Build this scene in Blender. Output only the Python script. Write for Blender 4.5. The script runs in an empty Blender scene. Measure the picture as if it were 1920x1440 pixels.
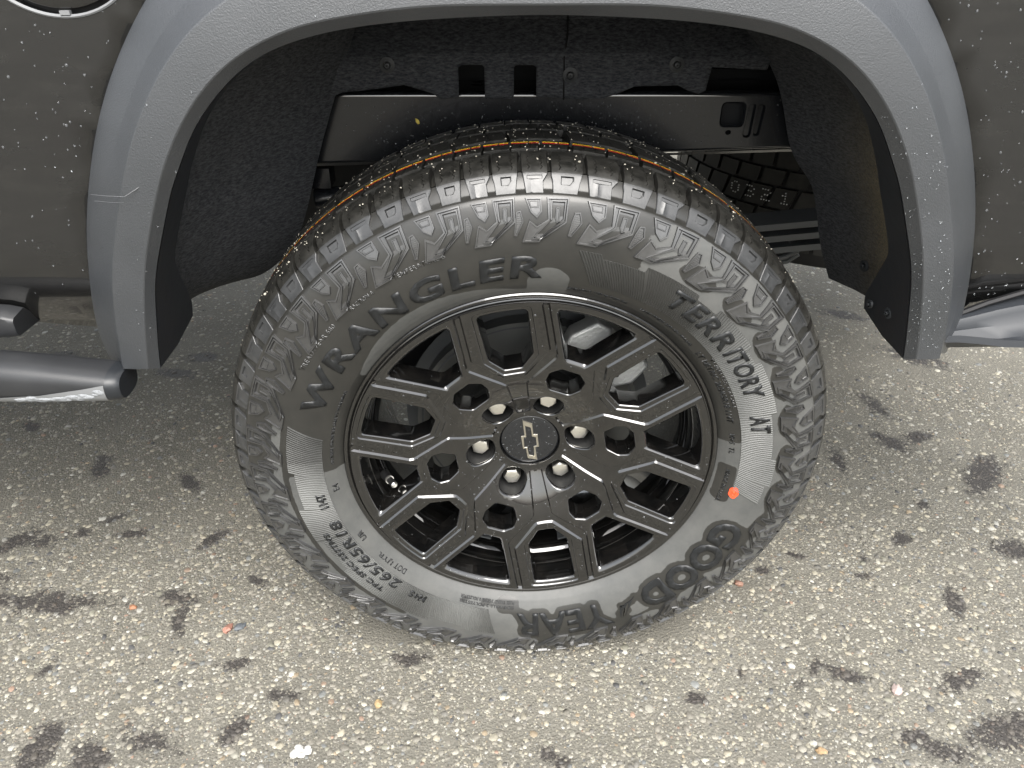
import bpy, bmesh, math, random
import numpy as np
from mathutils import Vector, Matrix, geometry, noise, kdtree
random.seed(7); np.random.seed(7)
rad, deg, pi = math.radians, math.degrees, math.pi
S = bpy.context.scene
H = 0.385                       # height of the wheel hub above the ground

# ------------------------------------------------------------------ camera, sky, sun
cam = bpy.data.objects.new('camera', bpy.data.cameras.new('camera'))
S.collection.objects.link(cam)
cam.data.sensor_width = 36; cam.data.lens = 27.0; cam.data.clip_start = 0.02; cam.data.clip_end = 400
cam.location = (-0.045, -0.808, 0.637 + H)
cam.rotation_euler = (pi / 2 - 0.567, 0, -0.024)
S.camera = cam
SUN = Vector((0.06, -0.55, 0.80)).normalized()
W = bpy.data.worlds.new('World'); S.world = W; W.use_nodes = True
nt = W.node_tree; nt.nodes.clear()
sk = nt.nodes.new('ShaderNodeTexSky'); sk.sky_type = 'NISHITA'; sk.sun_disc = False
sk.sun_elevation = math.asin(SUN.z); sk.sun_rotation = math.atan2(SUN.x, SUN.y)
sk.air_density = 1.6; sk.dust_density = 4.0; sk.ozone_density = 1.2
hs = nt.nodes.new('ShaderNodeHueSaturation'); hs.inputs['Saturation'].default_value = 0.27
bg = nt.nodes.new('ShaderNodeBackground'); bg.inputs['Strength'].default_value = 0.15
wo = nt.nodes.new('ShaderNodeOutputWorld')
nt.links.new(sk.outputs[0], hs.inputs['Color']); nt.links.new(hs.outputs[0], bg.inputs['Color']); nt.links.new(bg.outputs[0], wo.inputs[0])
sun = bpy.data.objects.new('sun', bpy.data.lights.new('sun', 'SUN')); S.collection.objects.link(sun)
sun.data.energy = 1.5; sun.data.angle = rad(44); sun.data.color = (1.0, 0.97, 0.92)
sun.rotation_euler = SUN.to_track_quat('Z', 'Y').to_euler()
S.view_settings.view_transform = 'Standard'; S.view_settings.look = 'None'
S.view_settings.exposure = 1.32; S.view_settings.gamma = 1.0; S.view_settings.use_curve_mapping = False

# ------------------------------------------------------------------ materials
def mat(name, base=(0.1, 0.1, 0.1), rough=0.5, metal=0.0, coat=0.0, coat_rough=0.03, spec=0.5, coat_ior=1.5, build=None):
    m = bpy.data.materials.new(name); m.use_nodes = True
    t = m.node_tree; b = t.nodes['Principled BSDF']
    b.inputs['Base Color'].default_value = (*base, 1); b.inputs['Roughness'].default_value = rough
    b.inputs['Metallic'].default_value = metal; b.inputs['Coat Weight'].default_value = coat
    b.inputs['Coat Roughness'].default_value = coat_rough; b.inputs['Coat IOR'].default_value = coat_ior; b.inputs['Specular IOR Level'].default_value = spec
    if build: build(t, b)
    return m
def N(t, kind, **kw):
    n = t.nodes.new(kind)
    for k, v in kw.items():
        if k in n.inputs.keys(): n.inputs[k].default_value = v
        else: setattr(n, k, v)
    return n
def tc(t, which='Object'):
    return N(t, 'ShaderNodeTexCoord').outputs[which]
def noise_node(t, scale, detail=4, rough=0.55, vec=None, stretch=None):
    v = vec or tc(t)
    if stretch:
        mp = N(t, 'ShaderNodeMapping'); mp.inputs['Scale'].default_value = stretch[0]; mp.inputs['Rotation'].default_value = stretch[1]
        t.links.new(v, mp.inputs['Vector']); v = mp.outputs[0]
    n = N(t, 'ShaderNodeTexNoise', Scale=scale, Detail=detail, Roughness=rough)
    t.links.new(v, n.inputs['Vector']); return n.outputs['Fac']
def ramp(t, fac, stops):
    r = N(t, 'ShaderNodeValToRGB'); e = r.color_ramp.elements
    while len(e) < len(stops): e.new(0.5)
    for i, (p, c) in enumerate(stops):
        e[i].position = p; e[i].color = (*(c if isinstance(c, tuple) else (c, c, c)), 1)
    t.links.new(fac, r.inputs[0]); return r.outputs[0]
def bump(t, b, fac, strength=0.3, dist=0.001, extra=None):
    bp = N(t, 'ShaderNodeBump', Strength=strength, Distance=dist)
    t.links.new(fac, bp.inputs['Height'])
    if extra is not None: t.links.new(extra, bp.inputs['Normal'])
    t.links.new(bp.outputs[0], b.inputs['Normal']); return bp.outputs[0]
def mixc(t, fac, a, c):
    m = N(t, 'ShaderNodeMix', data_type='RGBA')
    for s, v in ((0, fac), (6, a), (7, c)):
        if hasattr(v, 'links'): t.links.new(v, m.inputs[s])
        else: m.inputs[s].default_value = v if s == 0 else (*v, 1)
    return m.outputs[2]
def mathn(t, op, a, b2=None, clamp=False):
    m = N(t, 'ShaderNodeMath', operation=op); m.use_clamp = clamp
    for i, v in enumerate((a, b2)):
        if v is None: continue
        if hasattr(v, 'links'): t.links.new(v, m.inputs[i])
        else: m.inputs[i].default_value = v
    return m.outputs[0]

def b_paint(t, b):
    n = noise_node(t, 9, 6, 0.65, stretch=((1, 1, 2.6), (0, 0.6, 0)))
    t.links.new(ramp(t, n, [(0.35, 0.20), (0.7, 0.30)]), b.inputs['Roughness'])
    n2 = noise_node(t, 14, 8, 0.75, stretch=((1, 1, 4), (0, -0.8, 0)))
    t.links.new(ramp(t, n2, [(0.50, (0.013, 0.013, 0.013)), (0.80, (0.024, 0.0235, 0.022))]), b.inputs['Base Color'])
    bump(t, b, noise_node(t, 700, 2), 0.05, 0.0005)
M_paint = mat('dark_metallic_paint', rough=0.25, metal=0.25, coat=1.0, coat_rough=0.03, coat_ior=1.5, build=b_paint)
def b_flare(t, b):
    g = noise_node(t, 620, 3, 0.7)
    w = noise_node(t, 7, 5, 0.6)
    t.links.new(ramp(t, w, [(0.35, (0.025, 0.028, 0.032)), (0.7, (0.034, 0.037, 0.042))]), b.inputs['Base Color'])
    t.links.new(ramp(t, noise_node(t, 25, 5), [(0.3, 0.33), (0.7, 0.42)]), b.inputs['Roughness'])
    bump(t, b, g, 0.45, 0.0012)
M_flare = mat('satin_grained_plastic', rough=0.38, spec=1.0, coat=0.25, coat_rough=0.3, build=b_flare)
def b_liner(t, b):
    w = noise_node(t, 150, 5, 0.75, stretch=((1, 1, 3.0), (0.3, 0.7, 0.2)))
    t.links.new(ramp(t, w, [(0.38, (0.016, 0.018, 0.022)), (0.66, (0.072, 0.074, 0.079))]), b.inputs['Base Color'])
    bump(t, b, w, 0.6, 0.002)
M_liner = mat('felt_wheel_liner', rough=0.85, spec=0.25, build=b_liner)
def b_liner_dirty(t, b):
    w = noise_node(t, 150, 5, 0.75, stretch=((1, 1, 3.0), (0.3, 0.7, 0.2)))
    base = ramp(t, w, [(0.38, (0.016, 0.018, 0.021)), (0.66, (0.074, 0.076, 0.080))])
    a = N(t, 'ShaderNodeAttribute', attribute_name='dirt')
    sp = noise_node(t, 420, 3, 0.8)
    m = mathn(t, 'MULTIPLY', a.outputs['Fac'], ramp(t, sp, [(0.38, 0.25), (0.62, 1.0)]))
    t.links.new(mixc(t, m, base, (0.20, 0.165, 0.10)), b.inputs['Base Color'])
    bump(t, b, mathn(t, 'ADD', w, sp), 0.6, 0.002)
M_liner_dirty = mat('muddy_felt_wheel_liner', rough=0.8, spec=0.3, build=b_liner_dirty)
M_innerflare = mat('dark_smooth_plastic', (0.016, 0.018, 0.021), 0.38, build=lambda t, b: bump(t, b, noise_node(t, 30, 5), 0.3, 0.002))
def b_rim(t, b):
    n = noise_node(t, 60, 6, 0.7)
    t.links.new(ramp(t, n, [(0.4, 0.07), (0.72, 0.20)]), b.inputs['Roughness'])
    t.links.new(ramp(t, noise_node(t, 34, 6, 0.7), [(0.45, (0.003, 0.003, 0.003)), (0.8, (0.010, 0.009, 0.008))]), b.inputs['Base Color'])
    bump(t, b, noise_node(t, 90, 4, 0.6), 0.12, 0.0012)
M_rim = mat('gloss_black_rim_paint', rough=0.1, coat=1.0, coat_rough=0.015, spec=0.4, coat_ior=1.8, build=b_rim)
M_cap = mat('gloss_black_cap', (0.008, 0.009, 0.011), 0.12, coat=1.0, build=lambda t, b: bump(t, b, noise_node(t, 120, 4), 0.15, 0.0008))
def b_rubber(t, b):
    a = N(t, 'ShaderNodeAttribute', attribute_name='dry')
    n = noise_node(t, 38, 6, 0.62)
    k = mathn(t, 'ADD', a.outputs['Fac'], mathn(t, 'MULTIPLY', mathn(t, 'SUBTRACT', n, 0.5), 0.55))
    m = ramp(t, k, [(0.485, 0.0), (0.515, 1.0)])
    fine = noise_node(t, 24, 7, 0.7)
    dry = ramp(t, fine, [(0.3, (0.066, 0.068, 0.066)), (0.7, (0.100, 0.100, 0.095))])
    wet = ramp(t, fine, [(0.3, (0.019, 0.019, 0.0175)), (0.7, (0.031, 0.030, 0.027))])
    t.links.new(mixc(t, m, wet, dry), b.inputs['Base Color'])
    t.links.new(ramp(t, m, [(0, 0.29), (1, 0.52)]), b.inputs['Roughness'])
    bump(t, b, noise_node(t, 500, 3), 0.06, 0.0006)
M_rubber = mat('wet_dusty_and_shaded_rubber', rough=0.4, spec=0.55, build=b_rubber)
def b_rub2(c0, c1, r0, r1):
    def f(t, b):
        n = noise_node(t, 70, 6, 0.65)
        t.links.new(ramp(t, n, [(0.35, c0), (0.7, c1)]), b.inputs['Base Color'])
        t.links.new(ramp(t, n, [(0.35, r0), (0.7, r1)]), b.inputs['Roughness'])
        bump(t, b, noise_node(t, 380, 4), 0.15, 0.0008)
    return f
M_motif = mat('moulded_rubber_sheen', spec=1.0, coat=0.5, coat_rough=0.22, build=b_rub2((0.020, 0.020, 0.020), (0.036, 0.036, 0.036), 0.28, 0.38))
M_shoulder = mat('shoulder_rubber', spec=0.8, coat=0.15, coat_rough=0.35, build=b_rub2((0.024, 0.025, 0.026), (0.042, 0.043, 0.044), 0.34, 0.45))
M_tread = mat('tread_rubber', build=b_rub2((0.010, 0.010, 0.009), (0.024, 0.023, 0.020), 0.32, 0.6))
M_letter = mat('letter_rubber', spec=0.45, build=b_rub2((0.009, 0.010, 0.011), (0.016, 0.017, 0.018), 0.34, 0.48))
def b_rib(t, b):
    n = noise_node(t, 30, 5, 0.6)
    a = N(t, 'ShaderNodeAttribute', attribute_name='dry')
    k = mathn(t, 'ADD', a.outputs['Fac'], mathn(t, 'MULTIPLY', mathn(t, 'SUBTRACT', n, 0.5), 0.7), True)
    t.links.new(mixc(t, k, (0.028, 0.028, 0.026), (0.115, 0.117, 0.112)), b.inputs['Base Color'])
M_rib = mat('ribbed_rubber', rough=0.5, build=b_rib)
M_groove = mat('matte_black_void', (0.008, 0.008, 0.008), 0.6)
def b_ground(t, b):
    st = N(t, 'ShaderNodeAttribute', attribute_name='stain').outputs['Fac']
    v = N(t, 'ShaderNodeTexVoronoi', Scale=260.0); t.links.new(tc(t), v.inputs['Vector'])
    v2 = N(t, 'ShaderNodeTexVoronoi', Scale=520.0); t.links.new(tc(t), v2.inputs['Vector'])
    hs1 = N(t, 'ShaderNodeSeparateColor'); t.links.new(v.outputs['Color'], hs1.inputs[0])
    base = ramp(t, noise_node(t, 5, 8, 0.65), [(0.3, (0.132, 0.124, 0.103)), (0.7, (0.186, 0.176, 0.148))])
    peb = ramp(t, hs1.outputs[0], [(0.0, (0.07, 0.067, 0.06)), (0.2, (0.14, 0.128, 0.108)), (0.6, (0.20, 0.182, 0.145)), (0.9, (0.31, 0.285, 0.22)), (1.0, (0.40, 0.37, 0.30))])
    inside = ramp(t, v.outputs['Distance'], [(0.25, 1.0), (0.42, 0.0)])
    pick = ramp(t, hs1.outputs[1], [(0.45, 0.0), (0.5, 0.85)])
    c = mixc(t, mathn(t, 'MULTIPLY', inside, pick), base, peb)
    g = ramp(t, noise_node(t, 900, 3, 0.8), [(0.3, 0.78), (0.7, 1.2)])
    mul = N(t, 'ShaderNodeMix', data_type='RGBA', blend_type='MULTIPLY'); mul.inputs[0].default_value = 1
    t.links.new(c, mul.inputs[6]); t.links.new(g, mul.inputs[7])
    sm = ramp(t, mathn(t, 'ADD', st, mathn(t, 'MULTIPLY', mathn(t, 'SUBTRACT', noise_node(t, 45, 8, 0.8), 0.5), 1.6)), [(0.42, 0.0), (0.62, 1.0)])
    dark = mixc(t, sm, mul.outputs[2], (0.045, 0.040, 0.036))
    t.links.new(dark, b.inputs['Base Color'])
    t.links.new(ramp(t, sm, [(0, 0.85), (1, 0.55)]), b.inputs['Roughness'])
    hgt = mathn(t, 'ADD', mathn(t, 'MULTIPLY', v.outputs['Distance'], -1.0), mathn(t, 'MULTIPLY', noise_node(t, 300, 5, 0.7), 1.2))
    bump(t, b, hgt, 0.8, 0.0022)
M_ground = mat('exposed_aggregate_concrete', rough=0.85, spec=0.4, build=b_ground)
def b_peb(t, b):
    c = N(t, 'ShaderNodeAttribute', attribute_name='tint').outputs['Color']
    st = N(t, 'ShaderNodeAttribute', attribute_name='stain').outputs['Fac']
    sm = ramp(t, mathn(t, 'ADD', st, mathn(t, 'MULTIPLY', mathn(t, 'SUBTRACT', noise_node(t, 45, 8, 0.8), 0.5), 1.6)), [(0.44, 0.0), (0.76, 0.92)])
    g = ramp(t, noise_node(t, 420, 4, 0.7), [(0.3, 0.75), (0.7, 1.15)])
    mul = N(t, 'ShaderNodeMix', data_type='RGBA', blend_type='MULTIPLY'); mul.inputs[0].default_value = 1
    t.links.new(c, mul.inputs[6]); t.links.new(g, mul.inputs[7])
    t.links.new(mixc(t, sm, mul.outputs[2], (0.06, 0.052, 0.046)), b.inputs['Base Color'])
    bump(t, b, noise_node(t, 600, 3), 0.3, 0.0008)
M_peb = mat('pebble_stone', rough=0.6, spec=0.45, build=b_peb)
M_chrome = mat('polished_steel', (0.97, 0.95, 0.88), 0.34, 1.0, build=lambda t, b: bump(t, b, noise_node(t, 300, 3, stretch=((1, 1, 6), (0, 0, 0))), 0.15, 0.0006))
M_emblem = mat('satin_champagne_metal', (0.80, 0.76, 0.66), 0.28, 1.0)
def b_rail(t, b):
    bump(t, b, noise_node(t, 40, 3), 0.06, 0.001)
    t.links.new(ramp(t, noise_node(t, 260, 5, 0.8), [(0.60, (0.008, 0.009, 0.011)), (0.74, (0.05, 0.05, 0.048))]), b.inputs['Base Color'])
M_rail = mat('waxed_black_frame', rough=0.26, spec=0.45, coat=0.35, coat_rough=0.10, build=b_rail)
M_rail_edge = mat('polished_frame_edge', (0.012, 0.013, 0.015), 0.16, spec=1.0, coat=1.0, coat_rough=0.08, coat_ior=1.8)
M_black = mat('underbody_black', (0.006, 0.007, 0.009), 0.7)
M_gap = mat('shut_line_black', (0.004, 0.004, 0.005), 0.6)
M_rotor = mat('brake_steel', (0.16, 0.165, 0.16), 0.42, 0.85, build=lambda t, b: bump(t, b, noise_node(t, 60, 4), 0.1, 0.001))
M_shield = mat('grey_dust_shield', (0.07, 0.075, 0.078), 0.5, 0.2)
M_cast = mat('cast_aluminium', (0.50, 0.51, 0.50), 0.5, 0.8, build=lambda t, b: bump(t, b, noise_node(t, 220, 4, 0.7), 0.7, 0.002))
def b_step(t, b):
    t.links.new(ramp(t, noise_node(t, 12, 5), [(0.3, (0.018, 0.019, 0.021)), (0.7, (0.030, 0.031, 0.033))]), b.inputs['Base Color'])
    bump(t, b, noise_node(t, 1200, 2), 0.25, 0.0006)
M_step = mat('satin_black_step', rough=0.36, spec=0.5, build=b_step)
M_mud = mat('dried_grey_mud', (0.24, 0.25, 0.26), 0.75, build=lambda t, b: bump(t, b, noise_node(t, 180, 5), 0.8, 0.003))
M_pearl = mat('light_trim_and_lit_lip', (0.20, 0.205, 0.21), 0.45, 0.1)
M_bumper = mat('satin_bumper_plastic', (0.026, 0.029, 0.034), 0.46, spec=0.5)
M_drop = mat('water_drop', (0.75, 0.78, 0.8), 0.03, spec=1.0)
M_drop.node_tree.nodes['Principled BSDF'].inputs['Transmission Weight'].default_value = 0.9
M_drop.node_tree.nodes['Principled BSDF'].inputs['IOR'].default_value = 1.33
M_grit = mat('pale_grit', (0.48, 0.45, 0.38), 0.6)
M_yellow = mat('yellow_paint_line', (0.88, 0.58, 0.03), 0.5)
M_red = mat('red_paint_line', (0.58, 0.035, 0.03), 0.5)
M_orange = mat('orange_red_paint_dot', (0.80, 0.09, 0.03), 0.45, build=lambda t, b: bump(t, b, noise_node(t, 400, 3), 0.3, 0.0006))
M_print = mat('faded_white_print', (0.55, 0.56, 0.56), 0.6)
M_clip = mat('clip_plastic', (0.016, 0.018, 0.020), 0.5)
M_gum = mat('chewed_pale_gum', (0.50, 0.49, 0.46), 0.6)

# ------------------------------------------------------------------ mesh helpers
def link(name, me, m=None, parent=None, loc=None, smooth=35):
    o = bpy.data.objects.new(name, me); S.collection.objects.link(o)
    if m is not None and len(me.materials) == 0: me.materials.append(m)
    if parent is not None: o.parent = parent
    if loc: o.location = loc
    return o
def mesh(name, V, F, smooth=35):
    me = bpy.data.meshes.new(name); me.from_pydata([tuple(v) for v in V], [], F); me.update()
    if smooth:
        me.polygons.foreach_set('use_smooth', [True] * len(me.polygons))
        me.set_sharp_from_angle(angle=rad(smooth))
    return me
def fixn(me):
    bm = bmesh.new(); bm.from_mesh(me); bmesh.ops.recalc_face_normals(bm, faces=bm.faces); bm.to_mesh(me); bm.free(); return me
class MB:
    def __init__(s): s.V = []; s.F = []
    def add(s, V, F):
        n = len(s.V); s.V += [tuple(v) for v in V]; s.F += [tuple(i + n for i in f) for f in F]
    def grid(s, rows, close=False, flip=False):
        n = len(rows[0]); V = [p for r in rows for p in r]; F = []
        for i in range(len(rows) - 1):
            for j in range(n - (0 if close else 1)):
                k = (j + 1) % n; q = (i * n + j, i * n + k, (i + 1) * n + k, (i + 1) * n + j)
                F.append(q[::-1] if flip else q)
        s.add(V, F)
    def box(s, x0, x1, y0, y1, z0, z1):
        V = [(x, y, z) for x in (x0, x1) for y in (y0, y1) for z in (z0, z1)]
        s.add(V, [(0, 1, 3, 2), (4, 6, 7, 5), (0, 4, 5, 1), (2, 3, 7, 6), (0, 2, 6, 4), (1, 5, 7, 3)])
    def lathe(s, prof, n=96, a0=0.0, a1=2 * pi, cx=0, cz=0):     # prof (y, r) about the y axis
        cl = abs(a1 - a0 - 2 * pi) < 1e-6; m = n if cl else n + 1
        rows = [[(cx + r * math.cos(a0 + (a1 - a0) * j / n), y, cz + r * math.sin(a0 + (a1 - a0) * j / n)) for j in range(m)] for y, r in prof]
        s.grid(rows, close=cl)
    def tube(s, path, r, n=10, cap=True):
        rows = []; P = [Vector(p) for p in path]; up = Vector((0, 0, 1))
        for i, p in enumerate(P):
            d = (P[min(i + 1, len(P) - 1)] - P[max(i - 1, 0)]).normalized()
            a = d.cross(up); a = a.normalized() if a.length > 1e-4 else Vector((1, 0, 0)); b = a.cross(d)
            rr = r[i] if isinstance(r, (list, tuple)) else r
            rows.append([p + a * rr * math.cos(2 * pi * k / n) + b * rr * math.sin(2 * pi * k / n) for k in range(n)])
        b0 = len(s.V); s.grid(rows, close=True)
        if cap:
            s.F.append(tuple(b0 + k for k in range(n))); s.F.append(tuple(b0 + (len(P) - 1) * n + k for k in reversed(range(n))))
    def ball(s, c, r, rx=1, ry=1, rz=1, n=6, m=4, jit=0):
        V = [(c[0], c[1], c[2] + r * rz)]
        for i in range(1, m):
            for j in range(n):
                a = pi * i / m; t = 2 * pi * j / n; q = 1 + jit * (random.random() - .5)
                V.append((c[0] + q * r * rx * math.sin(a) * math.cos(t), c[1] + q * r * ry * math.sin(a) * math.sin(t), c[2] + q * r * rz * math.cos(a)))
        V.append((c[0], c[1], c[2] - r * rz)); L = len(V) - 1
        F = [(0, 1 + j, 1 + (j + 1) % n) for j in range(n)]
        for i in range(m - 2):
            for j in range(n):
                a, b = 1 + i * n + j, 1 + i * n + (j + 1) % n; F.append((a, a + n, b + n, b))
        F += [(L, 1 + (m - 2) * n + (j + 1) % n, 1 + (m - 2) * n + j) for j in range(n)]
        s.add(V, F)
    def build(s, name, m, parent=None, loc=None, smooth=35, bevel=0, fix=True):
        me = mesh(name, s.V, s.F, 0)
        if fix: fixn(me)
        if smooth:
            me.polygons.foreach_set('use_smooth', [True] * len(me.polygons)); me.set_sharp_from_angle(angle=rad(smooth))
        o = link(name, me, m, parent, loc)
        if bevel:
            b = o.modifiers.new('bevel', 'BEVEL'); b.width = bevel; b.segments = 2; b.limit_method = 'ANGLE'; b.angle_limit = rad(35)
            b.harden_normals = False
        return o
def copyobj(o, parent=None, beta=None, data=None):
    c = o.copy(); S.collection.objects.link(c)
    if data: c.data = data
    if parent is not None: c.parent = parent
    if beta is not None: c.rotation_euler = (0, beta, 0)
    return c

# 2D polygon helpers
def subdiv(P, step):
    out = []
    for i, p in enumerate(P):
        q = P[(i + 1) % len(P)]; d = math.dist(p, q); n = max(1, int(math.ceil(d / step)))
        out += [(p[0] + (q[0] - p[0]) * k / n, p[1] + (q[1] - p[1]) * k / n) for k in range(n)]
    return out
def rounded(P, R, seg=4):
    out = []; n = len(P)
    for i in range(n):
        r = R[i] if isinstance(R, (list, tuple)) else R
        a, b, c = Vector(P[i - 1]), Vector(P[i]), Vector(P[(i + 1) % n])
        u = (a - b); v = (c - b); lu, lv = u.length, v.length; u.normalize(); v.normalize()
        ang = u.angle(v) if lu and lv else pi
        if r <= 0 or ang > pi - 0.05: out.append(tuple(b)); continue
        d = min(r / math.tan(ang / 2), lu * .49, lv * .49)
        p0 = b + u * d; p1 = b + v * d
        for k in range(seg + 1):
            t = k / seg; out.append(tuple((1 - t) ** 2 * p0 + 2 * t * (1 - t) * b + t * t * p1))
    return out
def area2(P): return sum(P[i - 1][0] * P[i][1] - P[i][0] * P[i - 1][1] for i in range(len(P))) / 2
def inset(P, d):                       # move each edge inwards by d
    s = 1 if area2(P) > 0 else -1; out = []; n = len(P)
    for i in range(n):
        a, b, c = Vector(P[i - 1]), Vector(P[i]), Vector(P[(i + 1) % n])
        e1 = (b - a).normalized(); e2 = (c - b).normalized()
        n1 = Vector((-e1.y, e1.x)) * s; n2 = Vector((-e2.y, e2.x)) * s
        m = n1 + n2; k = m.dot(n1)
        m = m / max(k, 0.45)
        out.append(tuple(b + m * d))
    return out
def inpoly(x, y, P):
    c = False; n = len(P); j = n - 1
    for i in range(n):
        xi, yi = P[i]; xj, yj = P[j]
        if (yi > y) != (yj > y) and x < (xj - xi) * (y - yi) / (yj - yi) + xi: c = not c
        j = i
    return c
def inpoly_np(X, Y, P):
    c = np.zeros(X.shape, bool); n = len(P); j = n - 1
    for i in range(n):
        xi, yi = P[i]; xj, yj = P[j]
        m = ((yi > Y) != (yj > Y))
        if yi != yj: c ^= m & (X < (xj - xi) * (Y - yi) / (yj - yi) + xi)
        j = i
    return c
def edist_np(X, Y, P):
    D = np.full(X.shape, 1e9); n = len(P)
    for i in range(n):
        x0, y0 = P[i - 1]; x1, y1 = P[i]; dx, dy = x1 - x0, y1 - y0; L = dx * dx + dy * dy + 1e-12
        t = np.clip(((X - x0) * dx + (Y - y0) * dy) / L, 0, 1)
        D = np.minimum(D, np.hypot(X - x0 - t * dx, Y - y0 - t * dy))
    return D
def relief(outer, loops, height, mapf, holes=(), grid=None, gh=None, lines=(), near=0.9):
    """constrained triangulation of nested contours, each with its own height; height[i] belongs to loops[i] (outer is loops[0])"""
    P = []; Hh = []; E = []
    allp = [(outer, height[0])] + list(zip(loops, height[1:]))
    for L, h in allp:
        n0 = len(P); P += [Vector(p) for p in L]; Hh += ([h] * len(L) if not callable(h) else [h(p) for p in L])
        E += [(n0 + i, n0 + (i + 1) % len(L)) for i in range(len(L))]
    for L, h in lines:
        n0 = len(P); P += [Vector(p) for p in L]; Hh += [h(p) if callable(h) else h for p in L]
        E += [(n0 + i, n0 + i + 1) for i in range(len(L) - 1)]
    if grid is not None and len(grid):
        n0 = len(P); P += [Vector(p) for p in grid]; Hh += list(gh)
    r = geometry.delaunay_2d_cdt(P, E, [], 0, 1e-5)
    V2, F2, ov = r[0], r[2], r[3]
    hh = []
    for i, o in enumerate(ov):
        if len(o): hh.append(Hh[o[0]])
        else: hh.append(None)
    if None in hh:
        kd = kdtree.KDTree(len(P))
        for i, p in enumerate(P): kd.insert((p[0], p[1], 0), i)
        kd.balance()
        for i, h in enumerate(hh):
            if h is None: hh[i] = Hh[kd.find((V2[i][0], V2[i][1], 0))[1]]
    cx = np.array([sum(V2[i][0] for i in f) / 3 for f in F2]); cy = np.array([sum(V2[i][1] for i in f) / 3 for f in F2])
    keep = inpoly_np(cx, cy, outer)
    for h in holes: keep &= ~inpoly_np(cx, cy, h)
    F = [tuple(f) for f, k in zip(F2, keep) if k]
    used = sorted({i for f in F for i in f}); ix = {o: n for n, o in enumerate(used)}
    V = [mapf(V2[i][0], V2[i][1], hh[i]) for i in used]
    return V, [tuple(ix[i] for i in f) for f in F]
def orient(V, F, d=None, ref=None):
    """flip faces so that they look along d, or away from the point ref(centroid)"""
    out = []
    for f in F:
        a, b, c = (Vector(V[i]) for i in f[:3]); n = (b - a).cross(c - a)
        w = d if d is not None else ref((a + b + c) / 3)
        out.append(f if n.dot(w) >= 0 else tuple(reversed(f)))
    return out

# ------------------------------------------------------------------ ground
def smooth_noise(x, y, s):
    return noise.noise((x * s, y * s, 3.1))
STAINS = [(-.884,.491,.045),(-.681,.434,.035),(-.849,.120,.03),(-.580,.073,.028),(-.187,-.011,.026),(-.463,-.014,.024),(-.756,-.017,.02),(-.548,-.143,.055),
 (-.431,-.129,.035),(-.374,-.073,.030),(.026,-.181,.035),(.416,-.069,.026),(.491,-.057,.028),(.246,-.093,.024),(.664,-.070,.040),(.690,-.156,.06),(.575,-.182,.05),
 (.734,.082,.035),(.604,.146,.02),(.713,.237,.035),(.908,.205,.05),(-1.104,.642,.03),(-.856,.867,.05),(-.814,.946,.05),(.685,.481,.05),(.893,.553,.05),(.428,.163,.025),
 (.825,.535,.06),(-.738,.286,.035),(-.839,.289,.035),(-.582,.268,.035),(-.955,.263,.045),(.957,1.146,.06),(.852,.682,.05),(-.79,.33,.03),(-.62,-.17,.05),(-.70,-.15,.05),
 (.34,.215,.02),(.33,-.05,.02),(-.40,.235,.02),(-.47,.16,.02),(1.05,.9,.08),(-1.2,.95,.07),(.55,-.16,.02),(.45,-.04,.018),(-.90,.27,.05),(-.95,.17,.06),(-.80,.115,.05),(-.72,.125,.03),(.97,.42,.07),(.80,.33,.03),(-.86,-.06,.05),(-.60,.125,.035),(.62,.19,.02),(.50,.20,.018)]
STA = np.array(STAINS)
def stain_np(X, Y):
    s = np.zeros_like(X)
    for x, y, r in STAINS:
        ang = math.sin(x * 57 + y * 31) * pi
        c, sn = math.cos(ang), math.sin(ang)
        dx = (X - x) * c + (Y - y) * sn; dy = -(X - x) * sn + (Y - y) * c
        k_ = .55 + .55 * abs(math.sin(x * 91 + y * 47)); e_ = 1.1 + .9 * abs(math.cos(x * 33))
        s = np.maximum(s, (1.0 - np.hypot(dx / e_, dy / .75) / (r * 1.25)) * (k_ ** .5))
    # faint dragged wet track on the left
    tr = np.exp(-((Y - 0.135 - 0.02 * np.sin(X * 3)) / 0.026) ** 2) * np.clip((-0.40 - X) * 2.5, 0, 1)
    tr2 = np.exp(-((Y - 0.045 - 0.02 * np.sin(X * 2)) / 0.014) ** 2) * np.clip((-0.5 - X) * 2.0, 0, 1)
    return np.maximum(s, np.maximum(tr * .70, tr2 * .62))
def attr_f(me, name, vals):
    a = me.attributes.new(name, 'FLOAT', 'POINT'); a.data.foreach_set('value', np.asarray(vals, dtype=np.float32))
xs = np.concatenate([np.array([-120, -50, -20, -8, -4, -2.4]), np.arange(-1.7, 1.75, 0.011), np.array([2.4, 4, 8, 20, 50, 120])])
ys = np.concatenate([np.array([-120, -50, -20, -8, -3, -1.2, -.5]), np.arange(-0.27, 1.55, 0.011), np.array([2.2, 3.5, 6, 12, 25, 60, 120])])
GX, GY = np.meshgrid(xs, ys)
nx, ny = len(xs), len(ys)
VV = np.stack([GX.ravel(), GY.ravel(), np.zeros(nx * ny)], 1)
idx = np.arange(nx * ny).reshape(ny, nx)
FF = np.stack([idx[:-1, :-1].ravel(), idx[:-1, 1:].ravel(), idx[1:, 1:].ravel(), idx[1:, :-1].ravel()], 1)
me = mesh('ground', VV.tolist(), FF.tolist(), 0)
attr_f(me, 'stain', stain_np(VV[:, 0], VV[:, 1]))
o = link('ground', me, M_ground); o['kind'] = 'structure'

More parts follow.
